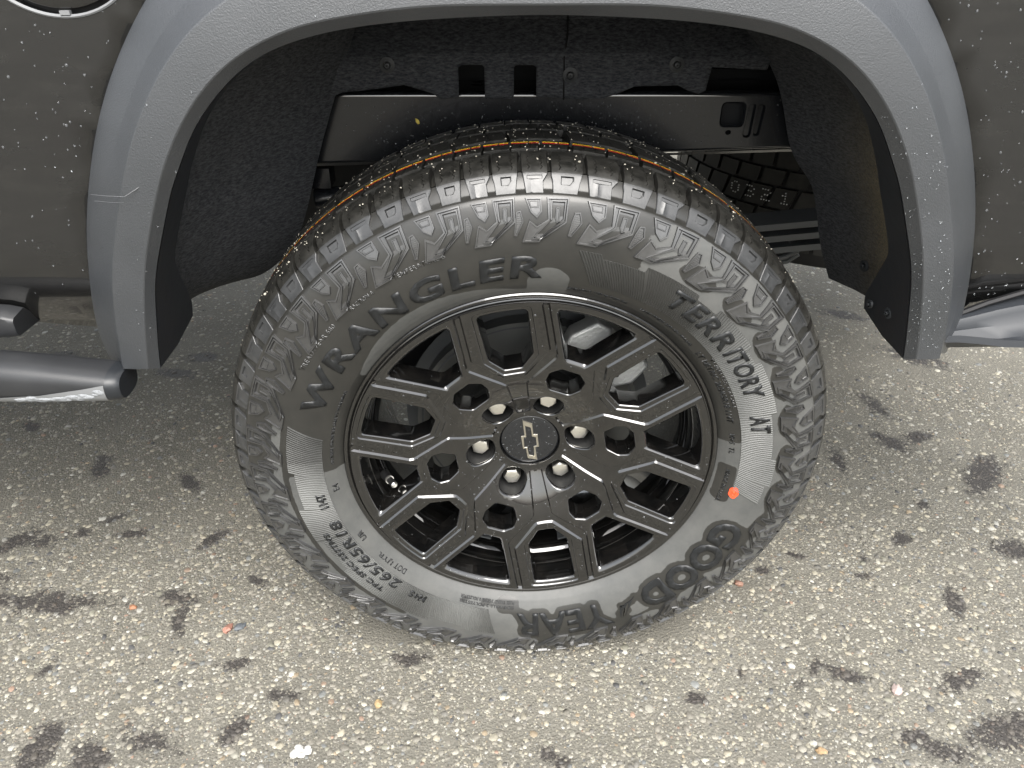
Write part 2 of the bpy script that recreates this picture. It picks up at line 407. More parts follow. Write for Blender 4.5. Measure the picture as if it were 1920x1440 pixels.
# pebbles of the exposed aggregate
def pebble_field():
    rng = np.random.RandomState(11)
    pts = []
    bins = [(-.98, 1.0, -.24, .30, 44000, 1.0), (-1.25, 1.3, .30, .80, 26000, 1.1), (-1.75, 1.85, .80, 1.60, 24000, 1.25)]
    for x0, x1, y0, y1, n, k in bins:
        x = rng.uniform(x0, x1, n); y = rng.uniform(y0, y1, n)
        m = ~((np.abs(x) < .27) & (y > .02) & (y < .19))
        x, y = x[m], y[m]; n = len(x)
        r = 0.0009 + 0.0020 * rng.exponential(0.60, n); r = np.clip(r, .0009, .0070) * k
        pts.append(np.stack([x, y, r], 1))
    P = np.concatenate(pts); n = len(P)
    th = np.arange(6) * pi / 3
    ring = lambda rr, zz: np.stack([rr * np.cos(th), rr * np.sin(th), np.full(6, zz)], 1)
    T = np.concatenate([ring(1.0, -.15), ring(.82, .38), [[0, 0, .52]]])          # 13 verts
    F = []
    for j in range(6):
        k = (j + 1) % 6; F += [(j, k, 6 + k), (j, 6 + k, 6 + j), (6 + j, 6 + k, 12)]
    F = np.array(F)
    jit = 1 + (rng.rand(n, 13, 1) - .5) * .5
    a = rng.rand(n) * 2 * pi; st = rng.uniform(.6, 1.0, n)
    L = T[None] * jit * np.array([1, 1, 1])
    L = L.copy(); L[:, :, 1] *= st[:, None]
    ca, sa = np.cos(a)[:, None], np.sin(a)[:, None]
    X = L[:, :, 0] * ca - L[:, :, 1] * sa; Y = L[:, :, 0] * sa + L[:, :, 1] * ca; Z = L[:, :, 2] * rng.uniform(.18, .5, n)[:, None]
    V = np.stack([X * P[:, 2:3] + P[:, 0:1], Y * P[:, 2:3] + P[:, 1:2], Z * P[:, 2:3]], 2).reshape(-1, 3)
    FA = (F[None] + (np.arange(n) * 13)[:, None, None]).reshape(-1, 3)
    me = bpy.data.meshes.new('aggregate_pebbles')
    me.vertices.add(len(V)); me.vertices.foreach_set('co', V.ravel())
    me.loops.add(FA.size); me.loops.foreach_set('vertex_index', FA.ravel())
    me.polygons.add(len(FA)); me.polygons.foreach_set('loop_start', np.arange(0, FA.size, 3))
    me.update(calc_edges=True)
    me.polygons.foreach_set('use_smooth', np.ones(len(FA), bool))
    pal = np.array([(.58,.56,.49),(.52,.48,.39),(.42,.40,.35),(.33,.31,.27),(.47,.44,.36),(.25,.24,.22),(.62,.61,.57),(.14,.14,.145),(.36,.27,.21),(.44,.36,.26),(.29,.30,.30),(.44,.31,.24),(.36,.35,.29)])
    pr = np.array([.09,.10,.20,.20,.13,.10,.04,.04,.012,.02,.04,.006,.05]); pr /= pr.sum()
    col = pal[rng.choice(len(pal), n, p=pr)] * np.array([1, .99, .95]) * rng.uniform(.48, .76, (n, 1))
    C = np.ones((n, 13, 4)); C[:, :, :3] = col[:, None]
    ca = me.color_attributes.new('tint', 'FLOAT_COLOR', 'POINT'); ca.data.foreach_set('color', C.ravel().astype(np.float32))
    attr_f(me, 'stain', np.repeat(stain_np(P[:, 0], P[:, 1]), 13))
    me.materials.append(M_peb)
    o = link('aggregate_pebbles', me); o['kind'] = 'stuff'
    o['label'] = 'cream and grey pebbles set in the concrete paving'; o['category'] = 'pebbles'
pebble_field()
def stone(x, y, r, c, label, flat=.55, seed=0, name='loose_stone', cat='stone', rough=.55):
    random.seed(seed + 50); mb = MB(); mb.ball((0, 0, 0), r * .9, 1.0, .72, flat, 8, 5, .55)
    m = mat(name + '_surface', c, rough, build=lambda t, b: (bump(t, b, noise_node(t, 500, 4), .6, .001),
        t.links.new(ramp(t, noise_node(t, 300, 4, .7), [(.3, tuple(k * .7 for k in c)), (.7, tuple(min(k * 1.2, .9) for k in c))]), b.inputs['Base Color'])))
    o = mb.build(name, m, None, (x, y, r * flat * .35), smooth=28); o.rotation_euler = (0, 0, seed)
    o['label'] = label; o['category'] = cat
    return o
stone(-.493, .054, .0105, (.30, .15, .11), 'rust red angular stone on the paving, left of the tyre', seed=1)
stone(.309, .233, .0100, (.38, .27, .24), 'salmon pink stone lying against the tyre at its lower right', seed=2)
stone(.407, -.182, .0090, (.36, .25, .14), 'tan brown stone near the lower right edge of the paving', seed=3)
stone(.557, -.087, .0115, (.45, .36, .33), 'pale pink speckled stone between two dark stains, right foreground', seed=4)
stone(-.228, -.091, .0085, (.34, .25, .13), 'dull amber stone in the foreground, below and left of the tyre', seed=5)
stone(.376, .132, .0095, (.24, .13, .09), 'dark brick red stone on the paving, right below the tyre lettering', seed=6)
stone(-.474, .058, .0115, (.10, .11, .12), 'slate grey flat stone beside the rust red one', seed=7, flat=.4)
stone(.352, .235, .0125, (.46, .42, .30), 'lumpy cream yellow stone just right of the salmon pink one', seed=8)
stone(-.667, .104, .0075, (.36, .17, .09), 'small orange brown stone far left on the wet track', seed=9)
def gum():
    mb = MB(); random.seed(3)
    for k in range(9): mb.ball((random.uniform(-.012, .012), random.uniform(-.008, .008), .0008), random.uniform(.003, .006), 1.2, .9, .35, 8, 4, .4)
    o = mb.build('chewed_gum', M_gum, None, (-.330, -.165, .0006), smooth=60); o['label'] = 'flattened white blot of gum on the near paving, lower left of the tyre'; o['category'] = 'gum'
gum()

# ------------------------------------------------------------------ the truck
truck = bpy.data.objects.new('pickup_truck', None); S.collection.objects.link(truck)
truck['label'] = 'dark pickup truck seen at its rear wheel, grey wheel arch flare, black rim'; truck['category'] = 'truck'

# ---- arch contours, polar about (0, H+0.1): table of (angle, radius)
ARC = [
 (-.018, [(8,.503),(10.3,.511),(14,.5175),(19.5,.5245),(25,.533),(28,.538),(33,.5465),(38,.5565),(43,.5665),(47,.574),(51.4,.582),(57,.590),(63,.594),(70,.591),(80,.581),(90,.576)]),
 (-.042, [(10,.482),(13,.490),(17,.4985),(22,.505),(27,.5135),(31,.517),(35,.525),(39,.531),(43.3,.538),(47.5,.5465),(51.4,.5525),(55.4,.5565),(60,.558),(66,.554),(74,.545),(82,.538),(90,.536)]),
 (-.0615, [(10.8,.472),(16,.477),(23,.4865),(29,.494),(32.5,.4985),(36.5,.5065),(40,.5135),(44,.5215),(48,.5285),(52,.534),(56,.537),(59,.5365),(65,.532),(72,.522),(80,.513),(90,.509)]),
 (-.068, [(12,.442),(20.5,.4485),(27,.457),(31.2,.463),(35.3,.469),(39,.4765),(43,.484),(47,.4905),(51.5,.496),(55.7,.4977),(59.7,.495),(64,.4898),(68.3,.481),(73,.473),(78,.466),(84,.459),(90,.456)]),
 (-.056, [(11.3,.4335),(19.4,.4395),(25.3,.448),(31.2,.454),(35.4,.460),(38.5,.4665),(42,.471),(46,.4795),(50.5,.4845),(54.7,.4875),(59.2,.486),(63.8,.4785),(67.3,.472),(72,.463),(78,.454),(84,.4485),(90,.447)]),
]
def sm_interp(x, xp, fp):
    # smooth: Catmull-Rom through the samples
    x = np.atleast_1d(x); xp = np.array(xp, float); fp = np.array(fp, float); m = np.gradient(fp, xp)
    i = np.clip(np.searchsorted(xp, x) - 1, 0, len(xp) - 2); h = xp[i + 1] - xp[i]; t = (x - xp[i]) / h
    return (2*t**3-3*t**2+1)*fp[i] + (t**3-2*t**2+t)*h*m[i] + (-2*t**3+3*t**2)*fp[i+1] + (t**3-t**2)*h*m[i+1]
def arc_curve(k, n=72, y=None, dr=0.0, amin=None):
    Y, T = ARC[k]; Y = Y if y is None else y
    a0 = T[0][0] if amin is None else amin; half = []
    for i in range(n + 1):
        s = i / n; a = a0 + (90 - a0) * s
        r = float(sm_interp(a, [q[0] for q in T], [q[1] for q in T])[0]) + dr
        # light smoothing of the measured table
        half.append((r * math.cos(rad(a)), r * math.sin(rad(a))))
    L = [(-x, Y, H + .1 + z) for x, z in half]; R = [(x, Y, H + .1 + z) for x, z in reversed(half)]
    return L + R[1:]
def smooth_curve(C, it=6):
    C = [Vector(c) for c in C]
    for _ in range(it):
        D = C[:]
        for i in range(1, len(C) - 1): D[i] = C[i] * .5 + (C[i - 1] + C[i + 1]) * .25
        C = D
    return C
c = [smooth_curve(arc_curve(k)) for k in range(5)]
mb = MB()
c0b = [Vector((p.x * 1.0, -.006, p.z)) for p in c[0]]
def lerpc(a, b, t, dy=0): return [p.lerp(q, t) + Vector((0, dy, 0)) for p, q in zip(a, b)]
rows = [c0b, c[0], lerpc(c[0], c[1], .5, -.001), lerpc(c[0], c[1], .97, 0), lerpc(c[1], c[2], .03, 0), lerpc(c[1], c[2], .5, -.0003), lerpc(c[1], c[2], .97), lerpc(c[2], c[3], .02, 0),
        lerpc(c[2], c[3], .5, -.0008), lerpc(c[2], c[3], .98, 0), lerpc(c[3], c[4], .06), lerpc(c[3], c[4], .95), c[4], [p + Vector((p.x * .004, .010, .002)) for p in c[4]]]
mb.grid(rows)
# underside of the two leg ends
for e in (0, -1):
    pts = [r[e] for r in rows]; back = [Vector((p.x, max(p.y + .03, .01), p.z + .004)) for p in pts]
    mb.grid([pts, back])
flare = mb.build('fender_flare', M_flare, truck, smooth=9)
# small moulding scratch across the left leg
sc_ = MB()
sc_.tube([(-.4395, -.0645, H + .3895), (-.422, -.0685, H + .3892), (-.405, -.070, H + .389)], .0004, 5)
sc_.tube([(-.405, -.070, H + .389), (-.392, -.066, H + .396), (-.381, -.058, H + .402)], .00035, 5)
sc_.tube([(-.437, -.0655, H + .3835), (-.42, -.069, H + .383), (-.407, -.0705, H + .3835)], .00025, 5)
sc_.build('scratch_mark', M_flare, flare, smooth=60)

# inner return of the flare and the felt liner
def Pz(x, y, z): return Vector((x, y, z))
def liner():
    n = len(c[4])
    a = [p + Vector((0, .004, 0)) for p in c[4]]
    # depth curve at y = .22
    dl = [(-.447, .545), (-.425, .550), (-.384, .556), (-.345, .585), (-.320, .615), (-.300, .663), (-.275, .735), (-.250, .796), (-.227, .848), (-.212, .885), (-.19, .925), (-.10, .945), (0, .948)]
    dr_ = [(0, .948), (.12, .945), (.20, .93), (.245, .90), (.285, .868), (.318, .825), (.335, .785), (.350, .738), (.368, .712), (.392, .690), (.406, .650), (.424, .594), (.447, .545)]
    d = dl + dr_[1:]
    def res(poly, m):
        L = [0]
        for i in range(1, len(poly)): L.append(L[-1] + math.dist(poly[i], poly[i - 1]))
        return [(float(np.interp(L[-1] * k / (m - 1), L, [q[0] for q in poly])), float(np.interp(L[-1] * k / (m - 1), L, [q[1] for q in poly]))) for k in range(m)]
    d = [Vector((x, .22, z)) for x, z in res(d, n)]
    d = smooth_curve(d, 5)
    mid1 = [p + Vector((p.x * .055, .055, .015)) for p in a]
    for p, q in zip(mid1, a): p.z = q.z + (0.02 if q.z > .75 else .0)
    rows = [a, lerpc(a, mid1, .5), mid1] + [lerpc(mid1, d, t) + [] for t in (.25, .5, .75)] + [d]
    # belly the surface outwards a little and lower end clipped
    for k, bl in ((3, .018), (4, .024), (5, .016)):
        rows[k] = [p + Vector((math.copysign(bl, p.x) * min(1, abs(p.x) / .2), 0, 0)) for p in rows[k]]
    R2 = []
    for a_, b_ in zip(rows[:-1], rows[1:]):
        for q in range(5): R2.append(lerpc(a_, b_, q / 5))
    R2.append(rows[-1]); mb = MB(); mb.grid(R2)
    me = mesh('wheel_liner', mb.V, mb.F, 0)
    co = np.array([v.co[:] for v in me.vertices])
    dirt = 1.3 * np.exp(-((co[:, 1] - .055) / .060) ** 2) * np.clip((co[:, 0] - .30) * 12, 0, 1) * np.clip((.86 - co[:, 2]) * 5.5, 0, 1)
    dirt += .22 * np.exp(-((co[:, 1] - .02) / .03) ** 2) * np.clip((-.36 - co[:, 0]) * 12, 0, 1) * np.clip((.68 - co[:, 2]) * 8, 0, 1)
    me2 = me; sub = None
    attr_f(me2, 'dirt', np.clip(dirt, 0, 1))
    me2.polygons.foreach_set('use_smooth', [True] * len(me2.polygons))
    return link('wheel_liner', me2, M_liner_dirty, truck)
lin = liner()
# dark smooth inner flange of the flare legs with splash corner
for sx in (-1, 1):
    mb = MB()
    e = [p for p in c[4] if p.x * sx > 0 and p.z < .90]
    if sx > 0: e = e[::-1]
    rows = []
    for k, p in enumerate(e):
        w = .012 + .040 * min(1, max(0, (.90 - p.z) / .14)) + .058 * min(1, max(0, (.68 - p.z) / .08))
        q1 = p + Vector((-sx * .001, w * .5, 0)); q2 = p + Vector((-sx * .002, w, 0))
        q1.z = max(q1.z, .556); q2.z = max(q2.z, .580)
        rows.append([p + Vector((0, .003, 0)), q1, q2])
    # taper the bottom corner
    mb.grid(rows)
    mb.build('splash_guard', M_innerflare, truck, smooth=50)
# screws at the liner foot
def clip_at(parent, x, y, z, r=.011, nrm=Vector((0, -1, 0))):
    mb = MB(); n = 20; q = nrm.to_track_quat('Y', 'Z')
    prof = [(0, .0), (0.0015, 1.0), (.0015, .92), (.003, .62), (.003, .55), (.001, .5), (.001, .42), (.0055, .38), (.006, .30), (.006, .12), (.0035, .10), (.0035, 0.001)]
    rows = []
    for h, rr in prof:
        rows.append([Vector((x, y, z)) + q @ Vector((rr * r * math.cos(2 * pi * k / n), h, rr * r * math.sin(2 * pi * k / n))) for k in range(n)])
    mb.grid(rows, close=True)
    return mb.build('liner_clip', M_clip, parent, smooth=40)
clip_at(lin, .419, -.010, .606, .007, Vector((-1, -.3, .1)).normalized()); clip_at(lin, .416, .030, .598, .006, Vector((-1, -.3, .1)).normalized()); clip_at(lin, .433, .10, .618, .008, Vector((-1, -.35, 0)).normalized())

# back panel of the wheel house with tabs
def panel():
    out = [(-.262, .80), (-.235, .812), (-.20, .815), (-.156, .8205), (-.122, .8105), (-.112, .8045), (-.088, .8045), (-.088, .840), (-.083, .8425), (-.058, .8425), (-.055, .840), (-.055, .8045), (-.052, .802), (-.021, .802), (-.018, .8045),
           (-.018, .840), (-.015, .842), (.007, .842), (.0105, .839), (.0105, .804), (.03, .8035), (.07, .8005), (.095, .802), (.118, .812), (.135, .8175), (.19, .8185), (.203, .812), (.218, .808), (.226, .812),
           (.230, .840), (.30, .836), (.34, .95), (-.30, .95)]
    y0 = .218
    def mp(x, z, h):
        y = y0
        if z > .856: y += min((z - .856) * .9, .03)
        # raised triangular webs either side
        d = 0
        a = -x if x < 0 else x
        lim = .150 - (.856 - z) * 1.1 if x < 0 else .165 - (.856 - z) * 1.35
        t = np.clip((a - lim) / .012, 0, 1) * np.clip((.857 - z) / .01, 0, 1)
        y -= .007 * t
        return (x, y + h, z)
    pts = []
    for x in np.arange(-.29, .33, .008):
        for z in np.arange(.80, .95, .007): pts.append((x, z))
    P2 = np.array(pts); k = inpoly_np(P2[:, 0], P2[:, 1], out) & (edist_np(P2[:, 0], P2[:, 1], out) > .003)
    P2 = P2[k]
    V, F = relief(subdiv(out, .012), [], [0], mp, grid=[tuple(p) for p in P2], gh=[0] * len(P2))
    F = orient(V, F, Vector((0, -1, 0)))
    me = mesh('wheelhouse_panel', V, F, 28)
    p = link('wheelhouse_panel', me, M_liner, truck)
    sm = p.modifiers.new('thick', 'SOLIDIFY'); sm.thickness = .004; sm.offset = -1
    for x, z in ((-.175, .8445), (.053, .8305), (.185, .8435)):
        clip_at(p, x, y0 - .008 if abs(x) > .1 else y0 - .001, z, .0095)
    mb = MB(); mb.tube([(.046, y0 - .0005, .80), (.0445, y0 - .0005, .85), (.049, y0 + .0125, .875), (.05, y0 + .03, .90)], .0011, 5)
    mb.build('panel_seam', M_gap, p)
panel()

# frame rail
def rail():
    out = [(-.60, .800), (.345, .796), (.60, .796), (.60, .729), (.352, .731), (.20, .727), (-.18, .716), (-.29, .714), (-.60, .70)]
    sq = rounded([(.263, .787), (.292, .787), (.292, .7585), (.263, .7585)], .006)
    so = rounded([(.2605, .7895), (.2945, .7895), (.2945, .756), (.2605, .756)], .008)
    hole = [(.2745 + .0040 * math.cos(t), .7495 + .0034 * math.sin(t)) for t in np.linspace(0, 2 * pi, 13)[:-1]]
    s1 = rounded([(.2975, .786), (.3075, .787), (.3055, .742), (.2945, .742)], .005); s2 = rounded([(.3105, .787), (.3205, .785), (.3175, .744), (.3085, .744)], .005)
    hl = [(-.072 + .014 * math.cos(t), .7555 + .006 * math.sin(t)) for t in np.linspace(0, 2 * pi, 17)[:-1]]
    y0 = .250
    def mp(x, z, h): return (x, y0 + h, z)
    loops = []; hs_ = []
    for L, ins, dep in ((so, 0, 0), (sq, 0, .003), (hole, 0, 0), (hl, 0, 0)): loops.append(subdiv(L, .01)); hs_.append(dep)
    for L in (s1, s2): loops += [L, inset(L, .0022)]; hs_ += [0, .0045]
    g = [(x, z) for x in np.arange(-.59, .6, .02) for z in np.arange(.735, .79, .012)]
    P2 = np.array(g); ok = np.ones(len(P2), bool)
    for L in (so, hole, s1, s2, hl, ): ok &= ~inpoly_np(P2[:, 0], P2[:, 1], L) & (edist_np(P2[:, 0], P2[:, 1], L) > .004)
    P2 = P2[ok]
    V, F = relief(subdiv(out, .02), loops, [0] + hs_, mp, holes=[sq, hole, hl], grid=[tuple(p) for p in P2], gh=[0] * len(P2))
    F = orient(V, F, Vector((0, -1, 0)))
    r = link('frame_rail', mesh('frame_rail', V, F, 30), M_rail, truck)
    mb = MB()
    # rounded top edge, top flange, bottom return, inner wall
    top = [(-.60, .800), (.345, .796), (.60, .796)]
    rr = .0065; rows = []
    for k in range(11):
        a = pi / 2 * k / 10
        rows.append([(x, y0 + rr - rr * math.cos(a), z + rr * math.sin(a)) for x, z in top])
    rows.append([(x, y0 + .075, z + rr) for x, z in top])
    mb.grid(rows)
    bot = [(-.60, .70), (-.29, .714), (-.18, .716), (.20, .727), (.352, .731), (.60, .729)]
    rows = []
    for k in range(6):
        a = pi / 2 * k / 5
        rows.append([(x, y0 - .001 + .004 - .004 * math.cos(a), z - .004 * math.sin(a)) for x, z in bot])
    rows.append([(x, y0 + .07, z - .004) for x, z in bot]); mb.grid(rows)
    mb.grid([[(-.6, y0 - .0045, .7050), (.6, y0 - .0045, .7330)], [(-.6, y0 - .0015, .7005), (.6, y0 - .0015, .7290)]])
    mb.build('rail_flange', M_rail_edge, r, smooth=50)
    mb = MB(); mb.box(-.6, .6, .275, .345, .722, .79); mb.build('rail_core', M_black, r)
    # upper cross tube seen through the liner cut-out
    mb = MB(); mb.tube([(.205, .30, .835), (.34, .30, .832)], [.012] * 2, 14); mb.build('rail_bracket', M_rail, r)
    mb = MB()
    for k in range(26):
        a = random.random(); mb.ball((random.uniform(-.22, -.05), .262 + .05 * a, .8065), random.uniform(.0015, .004), 1.6, 1, .3, 6, 4, .4)
    mb.build('loose_dirt', M_rail, r); 
    return r
rl = rail()
o = stone(-.146, .2475, .0042, (.78, .60, .12), 'tiny bright yellow paint flake stuck on the black frame rail', flat=.5, seed=20, name='paint_flake', cat='flake'); o.location = (-.146, .2485, .767); o.rotation_euler = (pi / 2, .9, 0)

# dark mass of the truck above and behind
mb = MB(); mb.box(-2.6, .98, .24, 1.62, .90, 1.42); mb.box(-.9, .95, .03, .24, .955, 1.42); mb.box(-2.6, -.55, .03, .24, .64, 1.42); mb.box(.50, .98, .03, .24, .66, 1.42)
mb.build('bed_underside', M_black, truck)
mb = MB(); mb.box(-1.9, -.12, .48, 1.0, .46, .74); mb.build('fuel_tank', M_black, truck, bevel=.03)
mb = MB(); mb.box(-2.6, .98, .347, 1.60, .765, .905); mb.build('bed_floor', M_black, truck)
mb = MB(); mb.box(-.10, .03, .40, 1.40, .60, .78); mb.build('cross_member', M_black, truck)
mb = MB(); mb.box(-2.6, 1.0, 1.30, 1.37, .70, .80); mb.build('far_frame_rail', M_rail, truck)

# spare tyre under the bed
def spare():
    cx, cy, R0 = .82, 1.115, .385
    zc = .46; prof = [(.30, .30), (.375, .318), (.385, .345), (.385, .575), (.375, .602), (.30, .62), (.2, .62)]
    mb = MB(); n = 120
    rows = [[(cx + r * math.cos(2 * pi * k / n), cy + r * math.sin(2 * pi * k / n), z) for k in range(n)] for r, z in [(p[0], p[1] - 0.0) for p in prof]]
    mb.grid(rows, close=True)
    sp = mb.build('spare_tyre', M_groove, truck)
    blocks = []
    for row, (z0, z1, sk) in enumerate([(.352, .398, .2), (.404, .436, .5), (.442, .486, 1.2), (.492, .524, .5), (.530, .572, .2)]):
        nb = 44
        for k in range(nb):
            a0 = 2 * pi * (k + .5 * (row % 2)) / nb; w = 2 * pi / nb * .84
            if not (170 < deg(a0) % 360 < 285): continue
            m2 = MB(); R1 = .394
            pts = []
            for (u, v) in ((0, 0), (.5, .0), (1, 0), (1, 1), (.5, 1), (0, 1)):
                aa = a0 + w * u + .03 * sk * (v - .5); zz = z0 + (z1 - z0) * v
                pts.append((aa, zz))
            for rr in (R0 - .004, R1): m2.V += [(cx + rr * math.cos(a), cy + rr * math.sin(a), z) for a, z in pts]
            m2.F = [tuple(range(6, 12))] + [(i, (i + 1) % 6, 6 + (i + 1) % 6, 6 + i) for i in range(6)]
            m2.build('tread_block', M_tread, sp, smooth=20)
    # dot printed code 0321 on the tread
    dots = {'0': ['0110', '1001', '1001', '1001', '0110'], '3': ['1110', '0001', '0110', '0001', '1110'], '2': ['1110', '0001', '0110', '1000', '1111'], '1': ['0010', '0110', '0010', '0010', '0111']}
    m3 = MB()
    for i, ch in enumerate('0321'):
        for r_, line in enumerate(dots[ch]):
            for q_, bit in enumerate(line):
                if bit == '1':
                    a = rad(214.5) + (i * 6.4 + q_) * .0165 * .95; z = .478 - r_ * .0058; rr = .3948
                    m3.ball((cx + rr * math.cos(a), cy + rr * math.sin(a), z), .0019, 1, 1, .8, 6, 4)
    m3.build('dot_code', M_print, sp)
    return sp
spare()
# leaf springs and a bent stay
def springs():
    for k, (dz, x1) in enumerate([(0, .62), (-.023, .60), (-.046, .58)]):
        mb = MB(); rows = []
        for t in np.linspace(0, 1, 18):
            x = .0 + (x1) * t; z = .535 + dz - .035 * (1 - t) ** 1.5 + .018 * t * t - .0
            rows.append([(x, .43, z), (x, .43, z + .011), (x, .49, z + .011), (x, .49, z)])
        mb.grid(rows, close=True); mb.build('leaf_spring', M_shield, truck, smooth=30)
    mb = MB(); mb.tube([(.38, .46, .462), (.44, .46, .468), (.475, .46, .478), (.49, .455, .49), (.485, .45, .502), (.47, .45, .507)], .006, 8); mb.tube([(.37, .48, .452), (.45, .48, .452), (.485, .475, .462), (.50, .47, .478)], .0055, 8)
    mb.build('spring_clamp', M_shield, truck, smooth=60)
    mb = MB(); mb.tube([(.15, .32, .71), (.21, .36, .60), (.26, .40, .50)], .012, 10); mb.tube([(.166, .315, .71), (.23, .355, .60), (.28, .395, .50)], .006, 8)
    mb.build('shock_absorber', M_shield, truck, smooth=60)
    mb = MB(); mb.tube([(-.30, .27, .655), (-.25, .27, .66)], .014, 10); mb.box(-.315, -.275, .262, .30, .672, .70); mb.build('rail_bracket', M_rail, truck, smooth=40)
springs()

# ---- body side with the arch opening, door of the filler
def ybody(x, z):
    y = -.018
    if z < .70: y += ((.70 - z) / .125) ** 2 * .050
    
    y += .002 * math.exp(-((z - .767) / .012) ** 2) * (1 if x < 0 else 0)
    return y
def body():
    arch = [(p.x * .992, p.z - .004) for p in c[0]]
    arch = arch[::2]
    e0, e1 = arch[0], arch[-1]
    outer = [(-1.9, .600), (-.62, .598), (-.575, .588), (e0[0] + .01, .571), ] + [p for p in arch if p[1] > .585] + [(e1[0] - .01, .575), (.535, .60), (.575, .618), (.62, .622), (1.02, .622), (1.02, 1.36), (-1.9, 1.36)]
    outer = subdiv(outer, .03)
    fc = (-.437, 1.014)
    circ = lambda r: [(fc[0] + r * math.cos(t), fc[1] + r * math.sin(t)) for t in np.linspace(0, 2 * pi, 97)[:-1]]
    loops = [circ(.0900), circ(.0885), circ(.0850)]
    xs_, zs_ = np.arange(-1.88, 1.0, .03), np.concatenate([np.arange(.60, .72, .012), np.arange(.72, 1.35, .03)])
    P2 = np.array([(x, z) for x in xs_ for z in zs_]); ok = inpoly_np(P2[:, 0], P2[:, 1], outer) & (edist_np(P2[:, 0], P2[:, 1], outer) > .006) & (np.hypot(P2[:, 0] - fc[0], P2[:, 1] - fc[1]) > .094)
    P2 = P2[ok]
    V, F = relief(outer, loops, [0, 0, 0, .012], lambda x, z, h: (x, ybody(x, z) + h, z), holes=[circ(.0849)], grid=[tuple(p) for p in P2], gh=[0] * len(P2))
    F = orient(V, F, Vector((0, -1, 0)))
    b = link('body_side', mesh('body_side', V, F, 12), M_paint, truck)
    so = b.modifiers.new('thick', 'SOLIDIFY'); so.thickness = .003; so.offset = -1
    mb = MB(); mb.lathe([(.0, .0005), (-.0002, .06), (.0, .0785), (.0010, .0800), (.012, .0805)], 96, cx=fc[0], cz=fc[1]); 
    d = mb.build('filler_door', M_paint, truck, (0, -.018, 0), smooth=40)
    mb = MB(); mb.lathe([(.0115, .079), (.0115, .087)], 96, cx=fc[0], cz=fc[1]); mb.build('door_gap', M_gap, d)
    # lower lip of the filler ring, its lit edge painted in a pale colour
    mb = MB(); rows = []
    for k in range(41):
        a = rad(-160 + 140 * k / 40); rows.append([(fc[0] + r_ * math.cos(a), y_, fc[1] + r_ * math.sin(a)) for r_, y_ in ((.0850, .0005), (.0868, -.0018), (.0882, -.0008))])
    mb.grid(rows); mb.build('door_lip', M_pearl, d, smooth=60)
    mb = MB(); mb.box(fc[0] - .005, fc[0] + .004, -.002, .003, fc[1] - .0852, fc[1] - .0815); mb.build('drain_notch', M_pearl, d)
body()
# sill block of the cab and the tubular step in front of the wheel
mb = MB()
rows = []
for x in (-1.7, -.620, -.600, -.593, -.588):
    k = {-.600: .35, -.593: .8, -.588: 1}.get(x, 0)
    prof_ = [(-.006, .629), (-.029, .627), (-.032, .6245), (-.033, .615), (-.033, .602), (-.030, .5975), (.02, .594)]
    rows.append([(x + .0, y_ + .004 * k, z_ - (.007 * k if i < 3 else 0)) for i, (y_, z_) in enumerate(prof_)])
mb.grid(rows); mb.F.append(tuple(len(mb.V) - 7 + i for i in range(7)))
mb.build('sill_cover', M_step, truck, smooth=35)
def step():
    # tapered flattened bar; section across y,z
    def sect(x, w, h, yc, zc):
        return [(x, yc + w * math.copysign(abs(math.cos(a)) ** .75, math.cos(a)), zc + h * math.copysign(abs(math.sin(a)) ** .75, math.sin(a))) for a in np.linspace(0, 2 * pi, 29)[:-1]]
    mb = MB(); rows = []
    for x, h, zc in ((-1.9, .028, .570), (-.70, .0275, .568), (-.60, .0265, .566), (-.55, .0235, .563), (-.50, .0195, .5595), (-.477, .0175, .558)):
        rows.append(sect(x, .027, h, -.060, zc))
    mb.grid(rows, close=True)
    s = mb.build('side_step', M_step, truck, smooth=40)
    mb = MB(); rows = [sect(-.477, .0275, .0179, -.060, .558), sect(-.466, .026, .0172, -.060, .5575), sect(-.4625, .023, .015, -.060, .557)]
    mb.grid(rows, close=True); n = 28; mb.F.append(tuple(len(mb.V) - n + i for i in range(n)))
    mb.build('end_cap', M_innerflare, s, smooth=40)
    # lighter lower trim and a smear of dried mud along it
    mb = MB(); rows = []
    for x, h, zc, k in ((-1.9, .028, .570, 0), (-.70, .0275, .568, 0), (-.60, .0265, .566, .02), (-.55, .0235, .563, .25), (-.50, .0195, .5595, .62), (-.4775, .0175, .558, .95)):
        r_ = []
        for a in np.linspace(rad(205 - 50 * k), rad(262), 10):
            r_.append((x, -.060 + .0278 * math.copysign(abs(math.cos(a)) ** .75, math.cos(a)), zc + (h + .0007) * math.copysign(abs(math.sin(a)) ** .75, math.sin(a))))
        rows.append(r_)
    mb.grid(rows); mb.build('lower_trim', M_pearl, s, smooth=60)
    mb = MB(); random.seed(5)
    for k in range(90):
        t = random.random(); x = -.575 + .095 * t; kk = np.interp(x, [-.575, -.53, -.49, -.48], [212, 207, 190, 168]); h = np.interp(x, [-.60, -.55, -.50, -.477], [.0265, .0235, .0195, .0175]); zc = np.interp(x, [-.60, -.55, -.50, -.477], [.566, .563, .5595, .558])
        a = rad(kk + random.gauss(0, 3)); mb.ball((x, -.060 + .0275 * math.copysign(abs(math.cos(a)) ** .75, math.cos(a)), zc + h * math.copysign(abs(math.sin(a)) ** .75, math.sin(a))), random.uniform(.0018, .0038), 2.2, .6, .8, 7, 4, .4)
    mb.build('mud_smear', M_mud, s, smooth=60)
step()
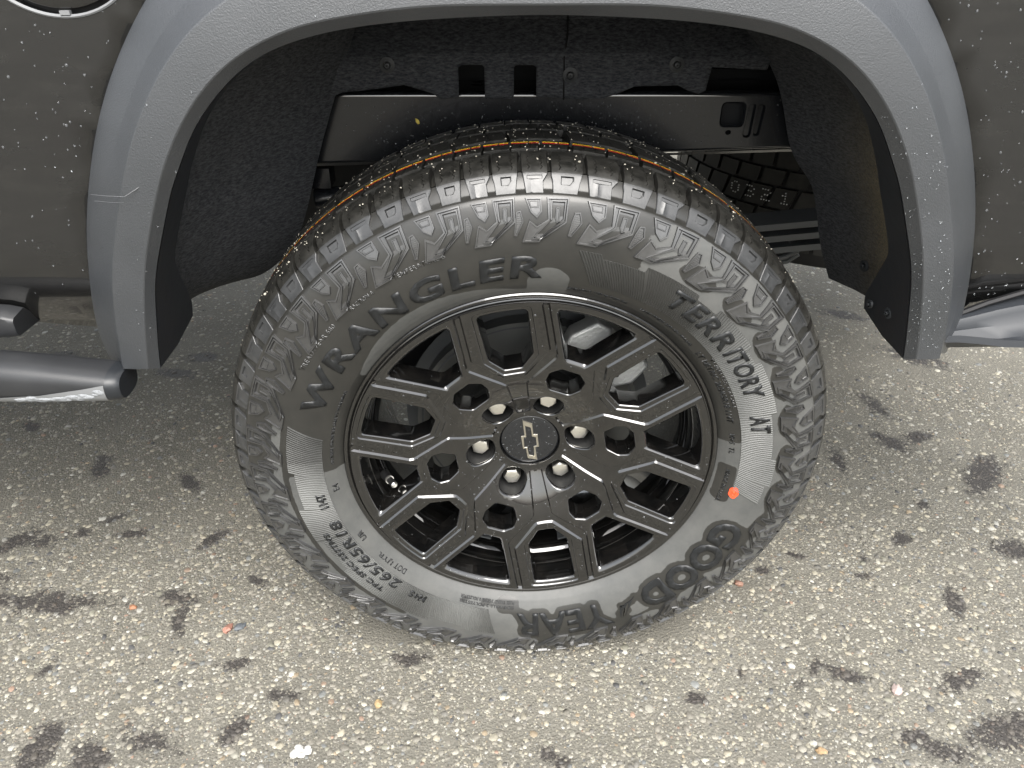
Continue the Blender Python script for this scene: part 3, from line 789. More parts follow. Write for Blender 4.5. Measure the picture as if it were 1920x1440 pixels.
# rear lower trim meeting the flare
def bumper():
    mb = MB(); rows = []
    for x in np.linspace(.47, 1.05, 26):
        t = (x - .50) / .09; z = .600 + .034 * (1 - math.exp(-max(t, 0) * 1.1)) * 1.0
        if x < .5: z = .600
        bl = np.clip((x - .50) / .045, 0, 1)
        z2 = .583 + .005 * t * .2
        rows.append([(x, -.005, z + .004), (x, -.022, z + .002), (x, -.026, z - .004), (x, -.0265 - .003 * bl, z - .010 - .006 * bl), (x, -.034 - .010 * bl, z - .016 - .010 * bl), (x, -.040 - .014 * bl, .5955 - .004), (x, -.042 - .014 * bl, .5835), (x, -.030, .570), (x, .03, .566)])
    mb.grid(rows); mb.build('bumper_corner', M_bumper, truck, smooth=40)
    mb = MB()
    mb.tube([(.50, -.0135, .606), (.53, -.0135, .620), (.57, -.0135, .634), (.64, -.0135, .640), (1.0, -.0135, .64)], .0035, 6); mb.build('body_gap', M_gap, truck)
bumper()

# ------------------------------------------------------------------ the rim
rim_loc = (0, 0, H)
def Bf(r):                              # depth of the wheel face (metres) against radius (mm)
    xp = [38, 46, 52, 60, 72, 85, 100, 120, 140, 160, 185, 215, 232, 240]
    fp = [45, 44.5, 43, 39.5, 33.5, 27, 21, 14.5, 10.5, 7, 3, -2, -5, -5.8]
    return float(sm_interp(min(max(r, 38), 240), xp, fp)[0]) / 1000
mb = MB()
mb.lathe([(.040, .2285), (.006, .2335), (-.0045, .2378), (-.0030, .2385), (.0005, .2388), (.0010, .2400), (-.0004, .2412), (-.0020, .2440), (-.0022, .2462), (-.0010, .2478), (.0020, .2482), (.006, .2465)], 220)
mb.lathe([(.028, .2285), (.031, .2215), (.036, .2195), (.050, .2180), (.056, .2120), (.064, .2095), (.110, .2070), (.180, .2080), (.192, .2140), (.203, .2240), (.212, .2275), (.2125, .232)], 160)
rim = mb.build('wheel_rim', M_rim, truck, rim_loc, smooth=32)

def spoke_mesh():
    mm = .001
    def arcpts(r, a0, a1, n): return [(r * math.cos(rad(a0 + (a1 - a0) * k / n)), r * math.sin(rad(a0 + (a1 - a0) * k / n))) for k in range(n + 1)]
    # --- narrow window (about the u axis)
    def narrow(hi, w0, w1, ui, rc, ro, rad_):
        # ui inner end, hi half width there; w0 at 158, w1 outer; ro outer radius
        P = [(ui, -hi), (158 - (139 - ui) * .3, -w0)]
        a = deg(math.asin(w1 / ro)); P2 = arcpts(ro, -a, a, 6)
        P = P + P2 + [(158 - (139 - ui) * .3, w0), (ui, hi)]
        R = [rc, rc * 1.6] + [rad_] + [0] * 5 + [rad_] + [rc * 1.6, rc]
        return rounded(P, R, 4)
    nA = narrow(14.5, 36, 37.5, 130.5, 3, 233.2, 7)      # outline of the sunk border
    nA2 = narrow(13.4, 34.0, 35.6, 132.3, 3, 231.4, 7)
    nB = narrow(12.4, 29.6, 32.0, 136.6, 3, 229.5, 8)
    nC = narrow(11.0, 27.4, 30.0, 138.8, 4, 226, 8)
    nD = narrow(10.2, 25.6, 28.0, 141.5, 6, 222, 10)
    # --- wide window between two Ys (about the 30 degree axis)
    def wide(v, rin, rout, rc):
        u0 = math.sqrt(rin ** 2 - v ** 2); A = (u0, v)
        a = deg(math.asin(v / rout)); arc = arcpts(rout, a, 60 - a, 8)
        c60, s60 = math.cos(rad(60)), math.sin(rad(60))
        m = (A[0] * c60 + A[1] * s60, A[0] * s60 - A[1] * c60)
        mid = ((A[0] + m[0]) / 2, (A[1] + m[1]) / 2)
        P = [mid, A] + arc + [m]; R = [0, rc] + [rc] + [0] * 7 + [rc] + [rc]
        return rounded(P, R, 4)
    wA = wide(63.0, 148.2, 232.4, 4); wA2 = wide(63.9, 150.0, 231.6, 4); wB = wide(65.9, 155.0, 226.8, 5); wC = wide(66.4, 156.5, 226, 6); wD = wide(68.5, 162, 222, 9)
    # --- pocket and nut well
    c30, s30 = math.cos(rad(30)), math.sin(rad(30))
    def own(P): return [(s * c30 - t * s30, s * s30 + t * c30) for s, t in P]
    def pocket(d, rc):
        P = [(102 - d, 0), (102 - d, 14 + d * .5), (117, 23.5 + d), (130, 23.5 + d), (140 + d, 12 + d * .5), (140 + d, 0), (140 + d, -12 - d * .5), (130, -23.5 - d), (117, -23.5 - d), (102 - d, -14 - d * .5)]
        return own(rounded(P, [0, rc, rc, rc, rc, 0, rc, rc, rc, rc], 3))
    pA, pB, pC, pD = pocket(1.6, 5), pocket(.3, 5), pocket(-.6, 6), pocket(-3, 8)
    def well(d, s=0):
        P = []
        for t in np.linspace(0, 360, 33)[:-1]:
            ct, st = math.cos(rad(t)), math.sin(rad(t))
            a = 19.5 + d if ct > 0 else 18.3 + d
            k = (abs(ct) ** 2.5 + abs(st) ** 2.5) ** (-1 / 2.5)
            P.append((68 - s + a * ct * k, (18.6 + d) * st * k))
        return own(P)
    qA, qB, qC, qD = well(1.6), well(.3), well(-.5), well(-2.6)
    # --- groove, one arm each side joined down the stem
    gi = [(124, 0), (124.5, 11), (127, 14.5), (157, 45.5), (161, 49.2), (300, 49.2)]
    go = [(300, 57.2), (152, 57.2), (147, 55), (119, 20.5), (112, 13.0), (51, 8.0), (50, 0)]
    def gpoly(w):
        # w>0 widens the groove (top of its walls)
        I = [(124.5 + w, 0), (125 + w, 11 - .3 * w), (127.5 + w, 14.3 - w), (157.5 + w * .4, 45 - w), (161, 49.2 - w), (300, 49.2 - w)]
        O = [(300, 57.2 + w), (152 - w * .4, 57.2 + w), (147 - w * .7, 55 + w * .7), (119 - w * .7, 20.5 + w * .7), (112, 13.0 + w), (51, 8.4 + w), (50, 0)]
        I = rounded(I, [0, 3, 3, 5, 3, 0], 3); O = rounded(O, [0, 3, 4, 3, 5, 1, 0], 3)
        top = I[1:] + O
        return [I[0]] + top + [(x, -y) for x, y in reversed(top[:-1])]
    gT, gB = gpoly(1.0), gpoly(-1.2)
    # clip the groove to the disc
    RO = 237.6
    def clip(P):
        return [(x, y) if math.hypot(x, y) < RO else (math.sqrt(max(RO ** 2 - y * y, 0)) if abs(y) < RO else x, y) for x, y in P]
    def dedupe(P):
        o_ = []
        for p in P:
            if not o_ or math.dist(p, o_[-1]) > .05: o_.append(p)
        return o_
    def fine(P, s=5): return subdiv(dedupe(P), s)
    def family(Ps, s=4.5):
        n = len(Ps[0]); cnt = [max(1, int(math.ceil(math.dist(Ps[0][i], Ps[0][(i + 1) % n]) / s))) for i in range(n)]
        return [[(p[i][0] + (p[(i + 1) % n][0] - p[i][0]) * k / cnt[i], p[i][1] + (p[(i + 1) % n][1] - p[i][1]) * k / cnt[i]) for i in range(n) for k in range(cnt[i])] for p in Ps]
    def mix(Pa, Pb, f): return [(a[0] + (b_[0] - a[0]) * f, a[1] + (b_[1] - a[1]) * f) for a, b_ in zip(Pa, Pb)]
    def roll(Pa, Pb, h0, seq): return [mix(Pa, Pb, f) for f, h in seq], [h0 + h for f, h in seq]
    def narrow_rows():
        P1, h1 = roll(nA, nA2, 0, [(0, 0), (.3, .18), (.7, .85), (1, 1.7)]); P2, h2 = roll(nB, nC, 2.3, [(0, 0), (.25, .12), (.6, .8), (.85, 1.7), (1, 3.0)])
        return P1 + P2 + [nD], h1 + h2 + [34]
    def simple_rows(Pa, Pc, Pd, last, k=1.0):
        P1, h1 = roll(Pa, Pc, 0, [(0, 0), (.14, .10 * k), (.38, .7 * k), (.62, 1.6 * k), (.83, 2.8 * k), (1, 4.6 * k)]); return P1 + [Pd], h1 + [last]
    def fam(R): return (family(R[0]), R[1])
    fams = [fam(narrow_rows()), fam(simple_rows(wA, wC, wD, 34)), fam(simple_rows(pA, pC, pD, 30, .75)), fam(simple_rows(qA, qC, qD, 'floor', .75))]
    fams_old = [(family([nA, nA2, nB, nC, nD]), [0, 2.0, 2.8, 5.4, 34]), (family([wA, wA2, wB, wC, wD]), [0, .6, 3.4, 5.0, 34]), (family([pA, pB, pC, pD]), [0, 1.0, 2.2, 30]), (family([qA, qB, qC, qD]), [0, 1.0, 2.2, 'floor'])]
    wedge_out = arcpts(RO, -30, 30, 60); wedge_in = arcpts(41.8, 30, -30, 16)
    D = 0.0
    specs = [(fine(clip(gT), 4), 0, 1), (fine(clip(gB), 4), 2.3, 1)] + [(f[0][0], 0, 1) for f in fams]
    def hval(h):
        if h == 'floor': return lambda p: ('abs', 73.0)
        return lambda p: ('rel', h)
    # mirrored copy of the 30 degree shapes at -30
    P = []; HH = []; E = []
    def addloop(L, h, closed=True):
        n0 = len(P); P.extend(Vector(p) for p in L); HH.extend([h] * len(L))
        E.extend((n0 + i, n0 + i + 1) for i in range(len(L) - 1))
        if closed: E.append((n0 + len(L) - 1, n0))
    loops2 = []
    for i, (L, h, k) in enumerate(specs):
        addloop(L, h); loops2.append((L, h))
        if i >= 3:
            Lm = [(x, -y) for x, y in L]; addloop(Lm, h); loops2.append((Lm, h))
    # wedge border lines: pass through contour vertices lying on the 30 degree ray
    for sg in (1, -1):
        pts = [(r * c30, sg * r * s30, 0) for r in (41.8, 46, 164, 190, 212, RO)] + [(r * c30, sg * r * s30, 0) for r in (55, 60, 75, 80, 92, 95, 110, 120, 130)]
        for (L, h) in loops2:
            for (x, y) in L:
                if abs(y * c30 - sg * x * s30) < .02 and x > 0: pts.append((x, y, h))
        pts.sort(key=lambda p: math.hypot(p[0], p[1]))
        q_ = []
        for p in pts:
            if q_ and math.hypot(p[0] - q_[-1][0], p[1] - q_[-1][1]) < .3: continue
            q_.append(p)
        n0 = len(P)
        for p in q_:
            P.append(Vector(p[:2])); HH.append(p[2] if p[2] != 0 else None)
        E.extend((n0 + i, n0 + i + 1) for i in range(len(q_) - 1))
    addloop(wedge_out, None, False); addloop(wedge_in, None, False)
    # grid points
    g = np.array([(r * math.cos(rad(a)), r * math.sin(rad(a))) for r in np.arange(45, 237, 4.5) for a in np.arange(-29.2, 29.3, 240 / r)])
    ok = np.ones(len(g), bool)
    for L, h in loops2: ok &= edist_np(g[:, 0], g[:, 1], L) > 1.4
    g = g[ok]
    n0 = len(P); P.extend(Vector(p) for p in g); HH.extend([None] * len(g))
    P = [Vector((p[0], p[1])) for p in P]
    r = geometry.delaunay_2d_cdt(P, E, [], 0, 1e-4)
    V2 = np.array([tuple(v) for v in r[0]]); F2 = np.array([tuple(f) for f in r[2]]); ov = r[3]
    hh = np.full(len(V2), np.nan); absf = np.zeros(len(V2), bool)
    for i, o_ in enumerate(ov):
        for q in o_:
            if HH[q] is not None:
                if HH[q] == 'floor': absf[i] = True; hh[i] = 0
                elif np.isnan(hh[i]): hh[i] = HH[q]
                break
    nn = np.isnan(hh); X, Y = V2[:, 0], V2[:, 1]
    gfl = inpoly_np(X, Y, specs[1][0]); hh[nn & gfl] = 2.3
    hh[nn & ~gfl] = 0
    # vertices born on the walls (rare): nearest contour height
    cen = V2[F2].mean(1); rc_ = np.hypot(cen[:, 0], cen[:, 1]); ac = np.degrees(np.arctan2(cen[:, 1], cen[:, 0]))
    keep = (rc_ < RO) & (rc_ > 41.9) & (np.abs(ac) < 30.0)
    for k in (2, 3, 4, 5):
        L = specs[k][0]; keep &= ~inpoly_np(cen[:, 0], cen[:, 1], L)
        if k > 2: keep &= ~inpoly_np(cen[:, 0], -cen[:, 1], L)
    F = F2[keep]
    used = np.unique(F); ix = {int(o_): n for n, o_ in enumerate(used)}
    V = []
    for i in used:
        x, y = V2[i]; rr = math.hypot(x, y)
        yy = .073 if absf[i] else Bf(rr) + hh[i] * mm
        V.append((x * mm, yy, y * mm))
    F = [tuple(ix[int(k)] for k in f) for f in F]
    WELL = set()
    def strip(loopsn, hs_n, mir):
        pts = []
        for L, h in zip(loopsn, hs_n):
            pts.append([(x * mm, (.073 if h == 'floor' else Bf(math.hypot(x, y)) + h * mm), (-y if mir else y) * mm) for x, y in L])
        n = len(pts[0]); b0 = len(V)
        for row in pts: V.extend(row)
        for i in range(len(pts) - 1):
            for j in range(n):
                k2 = (j + 1) % n; q = (b0 + i * n + j, b0 + i * n + k2, b0 + (i + 1) * n + k2, b0 + (i + 1) * n + j)
                cx_ = sum(V[w][0] for w in q[:2]); cz_ = sum(V[w][2] for w in q[:2])
                if abs(deg(math.atan2(cz_, cx_))) < 30.0:
                    F.append(q)
                    if hs_n[-1] == 'floor' and i == len(pts) - 2: WELL.add(len(F) - 1)
        if hs_n[-1] == 'floor':
            F.append(tuple(b0 + (len(pts) - 1) * n + j for j in range(n))); WELL.add(len(F) - 1)
    for fi, (f, hs_n) in enumerate(fams):
        strip(f, hs_n, False)
        if fi > 0: strip(f, hs_n, True)
    F = orient(V, F, Vector((0, -1, 0)))
    me = mesh('spoke', V, F, 24)
    me.materials.append(M_rim); me.materials.append(M_groove)
    for i in WELL: me.polygons[i].material_index = 1  # nut wells in matte black, the recess's shade put into the material
    bm = bmesh.new(); bm.from_mesh(me); bmesh.ops.remove_doubles(bm, verts=bm.verts, dist=1e-6)
    bmesh.ops.dissolve_degenerate(bm, dist=1e-6, edges=bm.edges); bm.to_mesh(me); bm.free()
    me.polygons.foreach_set('use_smooth', [True] * len(me.polygons)); me.set_sharp_from_angle(angle=rad(24))
    return me
PHI = 99.7
sm_ = spoke_mesh()
sp0 = link('spoke', sm_, None, rim)
sp0.rotation_euler = (0, -rad(PHI), 0)
for k in range(1, 6): copyobj(sp0, rim, -rad(PHI - 60 * k))
# hub ring below the cap
mb = MB(); mb.lathe([(.0445, .0420), (.046, .0412), (.060, .0410), (.060, .002)], 64); mb.build('hub_bore', M_rim, rim)
mb = MB(); mb.lathe([(.0472, .0002), (.0473, .02), (.0476, .034), (.0482, .0385), (.0492, .0402), (.052, .0408), (.058, .0408)], 96)
cap_ = mb.build('centre_cap', M_cap, rim, smooth=50)
EO = [(-10.5, 34.1), (3.2, 28.4), (5.2, 9.9), (10.9, 9.8), (13.4, -11.4), (8.4, -12.3), (11.4, -34.5), (-2.7, -31.0), (-5.2, -14.2), (-9.3, -14.9), (-12.4, 6.7), (-7.5, 7.9)]
EI = [(-6.6, 24.4), (1.0, 21.5), (3.0, 6.4), (8.3, 5.0), (9.9, -9.3), (5.5, -10.9), (6.8, -27.9), (-0.5, -25.8), (-3.0, -12.0), (-7.1, -12.6), (-8.3, 4.7), (-4.4, 5.0)]
V, F = relief(EO, [inset(EO, .5), inset(EI, -.35), EI], [1.5, 0, 0, 1.2], lambda x, y, h: (x * .001, .0462 + h * .001, y * .001), holes=[EI])
link('emblem', mesh('emblem', V, orient(V, F, Vector((0, -1, 0))), 20), M_emblem, rim)
# lug nuts
mb = MB(); hexr = lambda f, y: [(f * math.cos(pi / 6 + pi / 3 * k), y, f * math.sin(pi / 6 + pi / 3 * k)) for k in range(6)]
rows = []
def hexmix(rh, rcirc, y, mix):
    out = []
    for k in range(24):
        a = 2 * pi * k / 24; f = rh * math.cos(pi / 6) / math.cos(((a + pi / 6 - pi / 6) % (pi / 3)) - pi / 6)
        q = f * (1 - mix) + rcirc * mix; q = min(f, q) if mix < 1 else rcirc
        out.append((q * math.cos(a), y, q * math.sin(a)))
    return out
rows = [hexmix(.0126, .0126, .028, 0), hexmix(.0126, .0126, .0016, 0), hexmix(.0120, .0117, .0007, .35), hexmix(.0108, .0102, .0001, 1), hexmix(.007, .007, -.0004, 1), hexmix(.0004, .0004, -.0006, 1)]
mb.grid(rows, close=True)
nut0 = None
for k in range(6):
    a = rad(PHI + 30 - 60 * k); loc = (.06985 * math.cos(a), .0475, .06985 * math.sin(a))
    if nut0 is None: nut0 = mb.build('lug_nut', M_chrome, rim, loc, smooth=22)
    else:
        q = nut0.copy(); S.collection.objects.link(q); q.parent = rim; q.location = loc
    (nut0 if k == 0 else q).rotation_euler = (0, random.uniform(-.25, .25) + (pi / 6 if k % 2 else 0), 0)
mb = MB(); mb.lathe([(.0725, .0165), (.0710, .0165), (.0700, .0150), (.0700, .012)], 24)
w0 = None
for k in range(6):
    a = rad(PHI + 30 - 60 * k); loc = (.06985 * math.cos(a), 0, .06985 * math.sin(a))
    if w0 is None: w0 = mb.build('nut_seat', M_groove, rim, loc)
    else:
        q = w0.copy(); S.collection.objects.link(q); q.parent = rim; q.location = loc
# valve
a = rad(196)
d = Vector((math.cos(a), 0, math.sin(a))); t_ = Vector((0, -1, 0))
p0 = d * .214 + Vector((0, .050, 0)); p1 = d * .196 + Vector((0, .020, 0))
mb = MB(); mb.tube([p0, p0.lerp(p1, .45)], [.0075, .0055], 14); mb.tube([p0.lerp(p1, .55), p1], [.0048, .0048], 14)
mb.build('valve_stem', M_groove, rim, smooth=50)
mb = MB(); mb.tube([p0.lerp(p1, .46), p0.lerp(p1, .54)], .0062, 14); mb.tube([p1, p1 + (p1 - p0) * .06], [.0045, .003], 14); mb.build('valve_ring', M_chrome, rim, smooth=50)
mb = MB(); a2 = rad(212); d2 = Vector((math.cos(a2), 0, math.sin(a2))); mb.tube([d2 * .222 + Vector((0, .02, 0)), d2 * .222 + Vector((0, .046, 0))], .008, 12)
mb.build('rim_boss', M_rim, rim)
# balance weights stuck in the barrel
for aa in (247, 262, 283):
    mb = MB(); mb.lathe([(.060, .2065), (.060, .2035), (.085, .2030), (.085, .2065)], 8, rad(aa), rad(aa + 7)); mb.build('balance_weight', M_shield, rim)

# brake assembly behind the wheel
mb = MB(); mb.lathe([(.074, .0001), (.074, .086), (.090, .090), (.094, .092), (.096, .158), (.120, .158), (.120, .08)], 120)
rotor = mb.build('brake_disc', M_rotor, truck, rim_loc, smooth=30)
mb = MB(); mb.lathe([(.0955, .1205), (.0953, .1225)], 120); mb.lathe([(.0955, .150), (.0953, .1525)], 120); mb.build('wear_ring', M_shield, rotor)
mb = MB(); mb.lathe([(.150, .05), (.135, .168), (.128, .174), (.128, .05)], 90, rad(-150), rad(150)); mb.lathe([(.122, .06), (.121, .176)], 60, rad(-60), rad(235)); mb.build('dust_shield', M_shield, rotor, smooth=30)
def caliper():
    mb = MB()
    def slab(pts, y0, y1):
        n = len(pts); b0 = len(mb.V)
        mb.V += [(x, y0, z) for x, z in pts] + [(x, y1, z) for x, z in pts]
        mb.F += [tuple(b0 + i for i in range(n)), tuple(b0 + n + i for i in reversed(range(n)))] + [(b0 + i, b0 + (i + 1) % n, b0 + n + (i + 1) % n, b0 + n + i) for i in range(n)]
    ar = lambda r, a: (r * math.cos(rad(a)), r * math.sin(rad(a)))
    slab([ar(.118, 74), ar(.165, 72), ar(.196, 64), ar(.196, 57), ar(.150, 52), ar(.125, 56)], .058, .090)
    slab([ar(.120, 36), ar(.160, 30), ar(.192, 34), ar(.194, 46), ar(.150, 50), ar(.124, 46)], .062, .092)
    slab([ar(.175, 33), ar(.196, 33), ar(.198, 66), ar(.178, 66)], .085, .135)
    cal = mb.build('brake_caliper', M_cast, truck, rim_loc, smooth=30, bevel=.004)
    mb2 = MB(); mb = mb2
    x, z = ar(.155, 50); mb2.box(x - .016, x + .018, .052, .085, z - .022, z + .014)
    mb2.build('brake_pad', M_black, cal, bevel=.002)
caliper()
mb = MB(); mb.box(-.205, .075, .24, .34, -.06, .10); mb.box(-.19, -.06, .27, .34, .06, .24); mb.build('axle_bracket', M_black, truck, rim_loc, bevel=.012)
mb = MB(); mb.tube([(0, .13, 0), (0, 1.5, 0)], .045, 20); mb.build('rear_axle', M_shield, truck, rim_loc)

# ------------------------------------------------------------------ the tyre
PR = np.array([(.2465, .002), (.255, -.008), (.275, -.020), (.300, -.026), (.325, -.026), (.350, -.020), (.368, -.012), (.378, -.004), (.386, .003)])
PC = np.polyfit(PR[:, 0], PR[:, 1], 4); PD = np.polyder(PC)
def side(th, r, h=0.0):                 # point on the outer sidewall, th radians, h metres proud
    y = np.polyval(PC, r); s = np.polyval(PD, r); k = 1 / math.sqrt(1 + s * s)
    rr = r + h * (s * k); yy = y - h * k
    return (rr * math.cos(th), yy, rr * math.sin(th))
nr, na = 84, 960
rs = np.linspace(.2465, .386, nr)
DR = np.zeros((nr, na))
ys_ = np.polyval(PC, rs).copy()
ys_ += .0058 * np.clip((rs - .3685) / .0025, 0, 1)
ys_ += .0010 * np.exp(-((rs - .3668) / .0009) ** 2)
ys_ -= .0006 * np.exp(-((rs - .2575) / .0008) ** 2)
th = np.arange(na) * 2 * pi / na
VX = np.stack([np.outer(rs, np.cos(th)), np.repeat(ys_[:, None], na, 1), np.outer(rs, np.sin(th))], 2).reshape(-1, 3)
ii = np.arange(nr * na).reshape(nr, na)
FF = np.stack([ii[:-1], np.roll(ii[:-1], -1, 1), np.roll(ii[1:], -1, 1), ii[1:]], 2).reshape(-1, 4)
base = MB(); base.V = VX.tolist(); base.F = FF.tolist()
tp = [(.0125, .386), (.020, .3880), (.032, .3895), (.070, .3915), (.108, .392), (.146, .3915), (.186, .3900), (.204, .3885), (.213, .386), (.224, .368), (.236, .345), (.241, .315), (.238, .285), (.226, .260), (.212, .247)]
base.lathe(tp, 240)
me = mesh('tyre', base.V, base.F, 0); fixn(me)
me.polygons.foreach_set('use_smooth', [True] * len(me.polygons)); me.set_sharp_from_angle(angle=rad(50))
tyre = link('tyre', me, M_rubber, truck, rim_loc)

# text wrapped round the sidewall
def text_shape(s, shear=0.0, bold=0.0, spacing=1.0):
    cu = bpy.data.curves.new('txt', 'FONT'); cu.body = s; cu.size = 1.0; cu.shear = shear; cu.offset = bold; cu.space_character = spacing; cu.resolution_u = 3; cu.fill_mode = 'FRONT'
    ob = bpy.data.objects.new('txt', cu); S.collection.objects.link(ob)
    dg = bpy.context.evaluated_depsgraph_get(); m = bpy.data.meshes.new_from_object(ob.evaluated_get(dg))
    bm = bmesh.new(); bm.from_mesh(m); bmesh.ops.remove_doubles(bm, verts=bm.verts, dist=1e-4)
    bpy.data.objects.remove(ob); bpy.data.curves.remove(cu); bpy.data.meshes.remove(m)
    return bm
LET = []                                # letter vertices in (theta, r) for the wet halo
def wrap_text(s, th0, th1, r0, r1, h=.0011, m=None, shear=0, bold=.0, spacing=1.0, name='lettering', base_h=-.0003, halo=True, flip=False):
    """text running clockwise from th0 to th1 (degrees), feet at r0 and tops at r1"""
    bm = text_shape(s, shear, bold, spacing)
    co = np.array([v.co[:] for v in bm.verts]); x0, x1 = co[:, 0].min(), co[:, 0].max(); y0, y1 = co[:, 1].min(), co[:, 1].max()
    wid = rad(th0 - th1) * (r0 + r1) / 2; sx = wid / (x1 - x0); sy = (r1 - r0) / (y1 - y0)
    bm.verts.ensure_lookup_table()
    for _ in range(3):
        long = [e for e in bm.edges if math.hypot((e.verts[0].co.x - e.verts[1].co.x) * sx, (e.verts[0].co.y - e.verts[1].co.y) * sy) > .007]
        if not long: break
        bmesh.ops.subdivide_edges(bm, edges=long, cuts=1)
    bmesh.ops.triangulate(bm, faces=bm.faces)
    r = bmesh.ops.extrude_face_region(bm, geom=bm.faces[:])
    up = [v for v in r['geom'] if isinstance(v, bmesh.types.BMVert)]
    for v in up: v.co.z = 1
    low = [f for f in bm.faces if all(v.co.z < .5 for v in f.verts)]
    bmesh.ops.delete(bm, geom=low, context='FACES_ONLY')
    for v in bm.verts:
        x, y, z = v.co
        t = (x - x0) / (x1 - x0); q = (y - y0) / (y1 - y0)
        tt = rad(th0 + (th1 - th0) * t); rr = r0 + (r1 - r0) * q
        if halo and z > .5: LET.append((tt, rr))
        v.co = side(tt, rr, h if z > .5 else base_h)
    bmesh.ops.recalc_face_normals(bm, faces=bm.faces)
    me = bpy.data.meshes.new(name); bm.to_mesh(me); bm.free()
    o = link(name, me, m or M_letter, tyre)
    return o
def spaced(word_angles, **kw): pass
wrap_text('WRANGLER', 159.5, 88.6, .2765, .3055, shear=.12, bold=.036, spacing=1.18, h=.0012)
wrap_text('TERR', 58.6, 39.2, .2850, .3085, shear=.18, bold=.030, spacing=1.18, h=.0022)
wrap_text('ITORY', 38.2, 22.6, .2850, .3085, shear=.18, bold=.030, spacing=1.1, h=.0022)
wrap_text('AT', 17.2, 11.6, .2850, .3085, shear=.18, bold=.02, spacing=1.1, h=.0022)
wrap_text('GOOD', -19.0, -55.5, .2745, .3175, shear=.0, bold=.042, spacing=.98, h=.0012)
wrap_text('YEAR', -66.0, -94.0, .2745, .3175, shear=.0, bold=.028, spacing=1.05, h=.0012)
mbw = MB()                              # winged emblem between the two words
for s_ in (0, 1, 2):
    pts = [(-57.0 - s_ * 1.6, .283 + s_ * .004), (-58.6 - s_ * 1.6, .290), (-61.0 - s_ * 1.2, .302), (-62.5 - s_ * .6, .311), (-61.2 - s_ * .6, .303 - s_ * .002), (-59.4 - s_ * 1.4, .289)]
    b0 = len(mbw.V); n = len(pts)
    mbw.V += [side(rad(a), r, -.0003) for a, r in pts] + [side(rad(a), r, .0011) for a, r in pts]
    mbw.F += [tuple(b0 + n + i for i in range(n))] + [(b0 + i, b0 + (i + 1) % n, b0 + n + (i + 1) % n, b0 + n + i) for i in range(n)]
    LET += [(rad(a), r) for a, r in pts]
mbw.build('winged_emblem', M_letter, tyre)
wrap_text('265/65R18', -132.5, -163.5, .2735, .2880, shear=.12, bold=.03, spacing=1.08, h=.0021)
wrap_text('TPC SPEC 2377MS', -135.5, -160.5, .2945, .3025, shear=.05, bold=.03, spacing=1.05, h=.0021)
wrap_text('114T', -168.5, -173.5, .2770, .2885, shear=.0, bold=.02, h=.0021)
wrap_text('M+S', -123.0, -128.5, .2770, .2870, shear=.0, bold=.03, h=.0021)
for s, a, b, r0, r1 in (('TREADWEAR 580', 149.5, 136.0, .3165, .3225), ('TRACTION A', 131.5, 124.5, .3170, .3225), ('TEMPERATURE B', 119.5, 108.0, .3185, .3240),
                        ('MAX LOAD 1120 kg (2469 lbs)', 82.0, 66.0, .2600, .2645), ('MAX PRESS 300 kPa (44 psi)', 62.0, 44.0, .2600, .2645), ('LT METRIC 265/65R18 114T', 41.0, 15.0, .2590, .2660), ('TUBELESS RADIAL', 38.0, 20.0, .2685, .2725),
                        ('M+S  TL', 11.0, 4.0, .2600, .2660), ('MADE IN U.S.A.', -2.0, -14.0, .2600, .2650), ('PLIES TREAD 2 STEEL 2 POLYESTER', -95.0, -113.0, .2590, .2630), ('SIDEWALL 2 POLYESTER', -95.0, -113.0, .2650, .2690),
                        ('DOT', -133.5, -138.0, .2580, .2650), ('1JYR', -139.0, -145.0, .2580, .2650), ('UR', -152.0, -155.5, .2590, .2660), ('E4', -172.5, -175.0, .2590, .2660),
                        ('OUTSIDE DIAMETER SAFETY WARNING', 178.0, 152.0, .2590, .2625)):
    wrap_text(s, a, b, r0, r1, h=.0006, bold=.01, halo=(s[0] in 'PSU1E' or s.startswith('LT') or s.startswith('MADE')), m=M_letter if not s.startswith('T') else M_motif)
# orange red dot
mb = MB(); rows = []
for rr in (0.0001, .25, .35, .42, .55, .8, 1.0, 1.06):
    hz = {.25: .0012, .35: .0006, .42: .0013, .55: .0007, .0001: .0013, 1.06: -.0003}.get(rr, .0009)
    rows.append([side(rad(-8.9) + .0092 * rr * (1 + .08 * math.sin(3 * t)) * math.cos(t) / .276, .276 + .0060 * rr * (1 + .06 * math.sin(5 * t)) * math.sin(t), hz) for t in np.linspace(0, 2 * pi, 25)[:-1]])
mb.grid(rows, close=True); mb.build('paint_dot', M_orange, tyre, smooth=50)

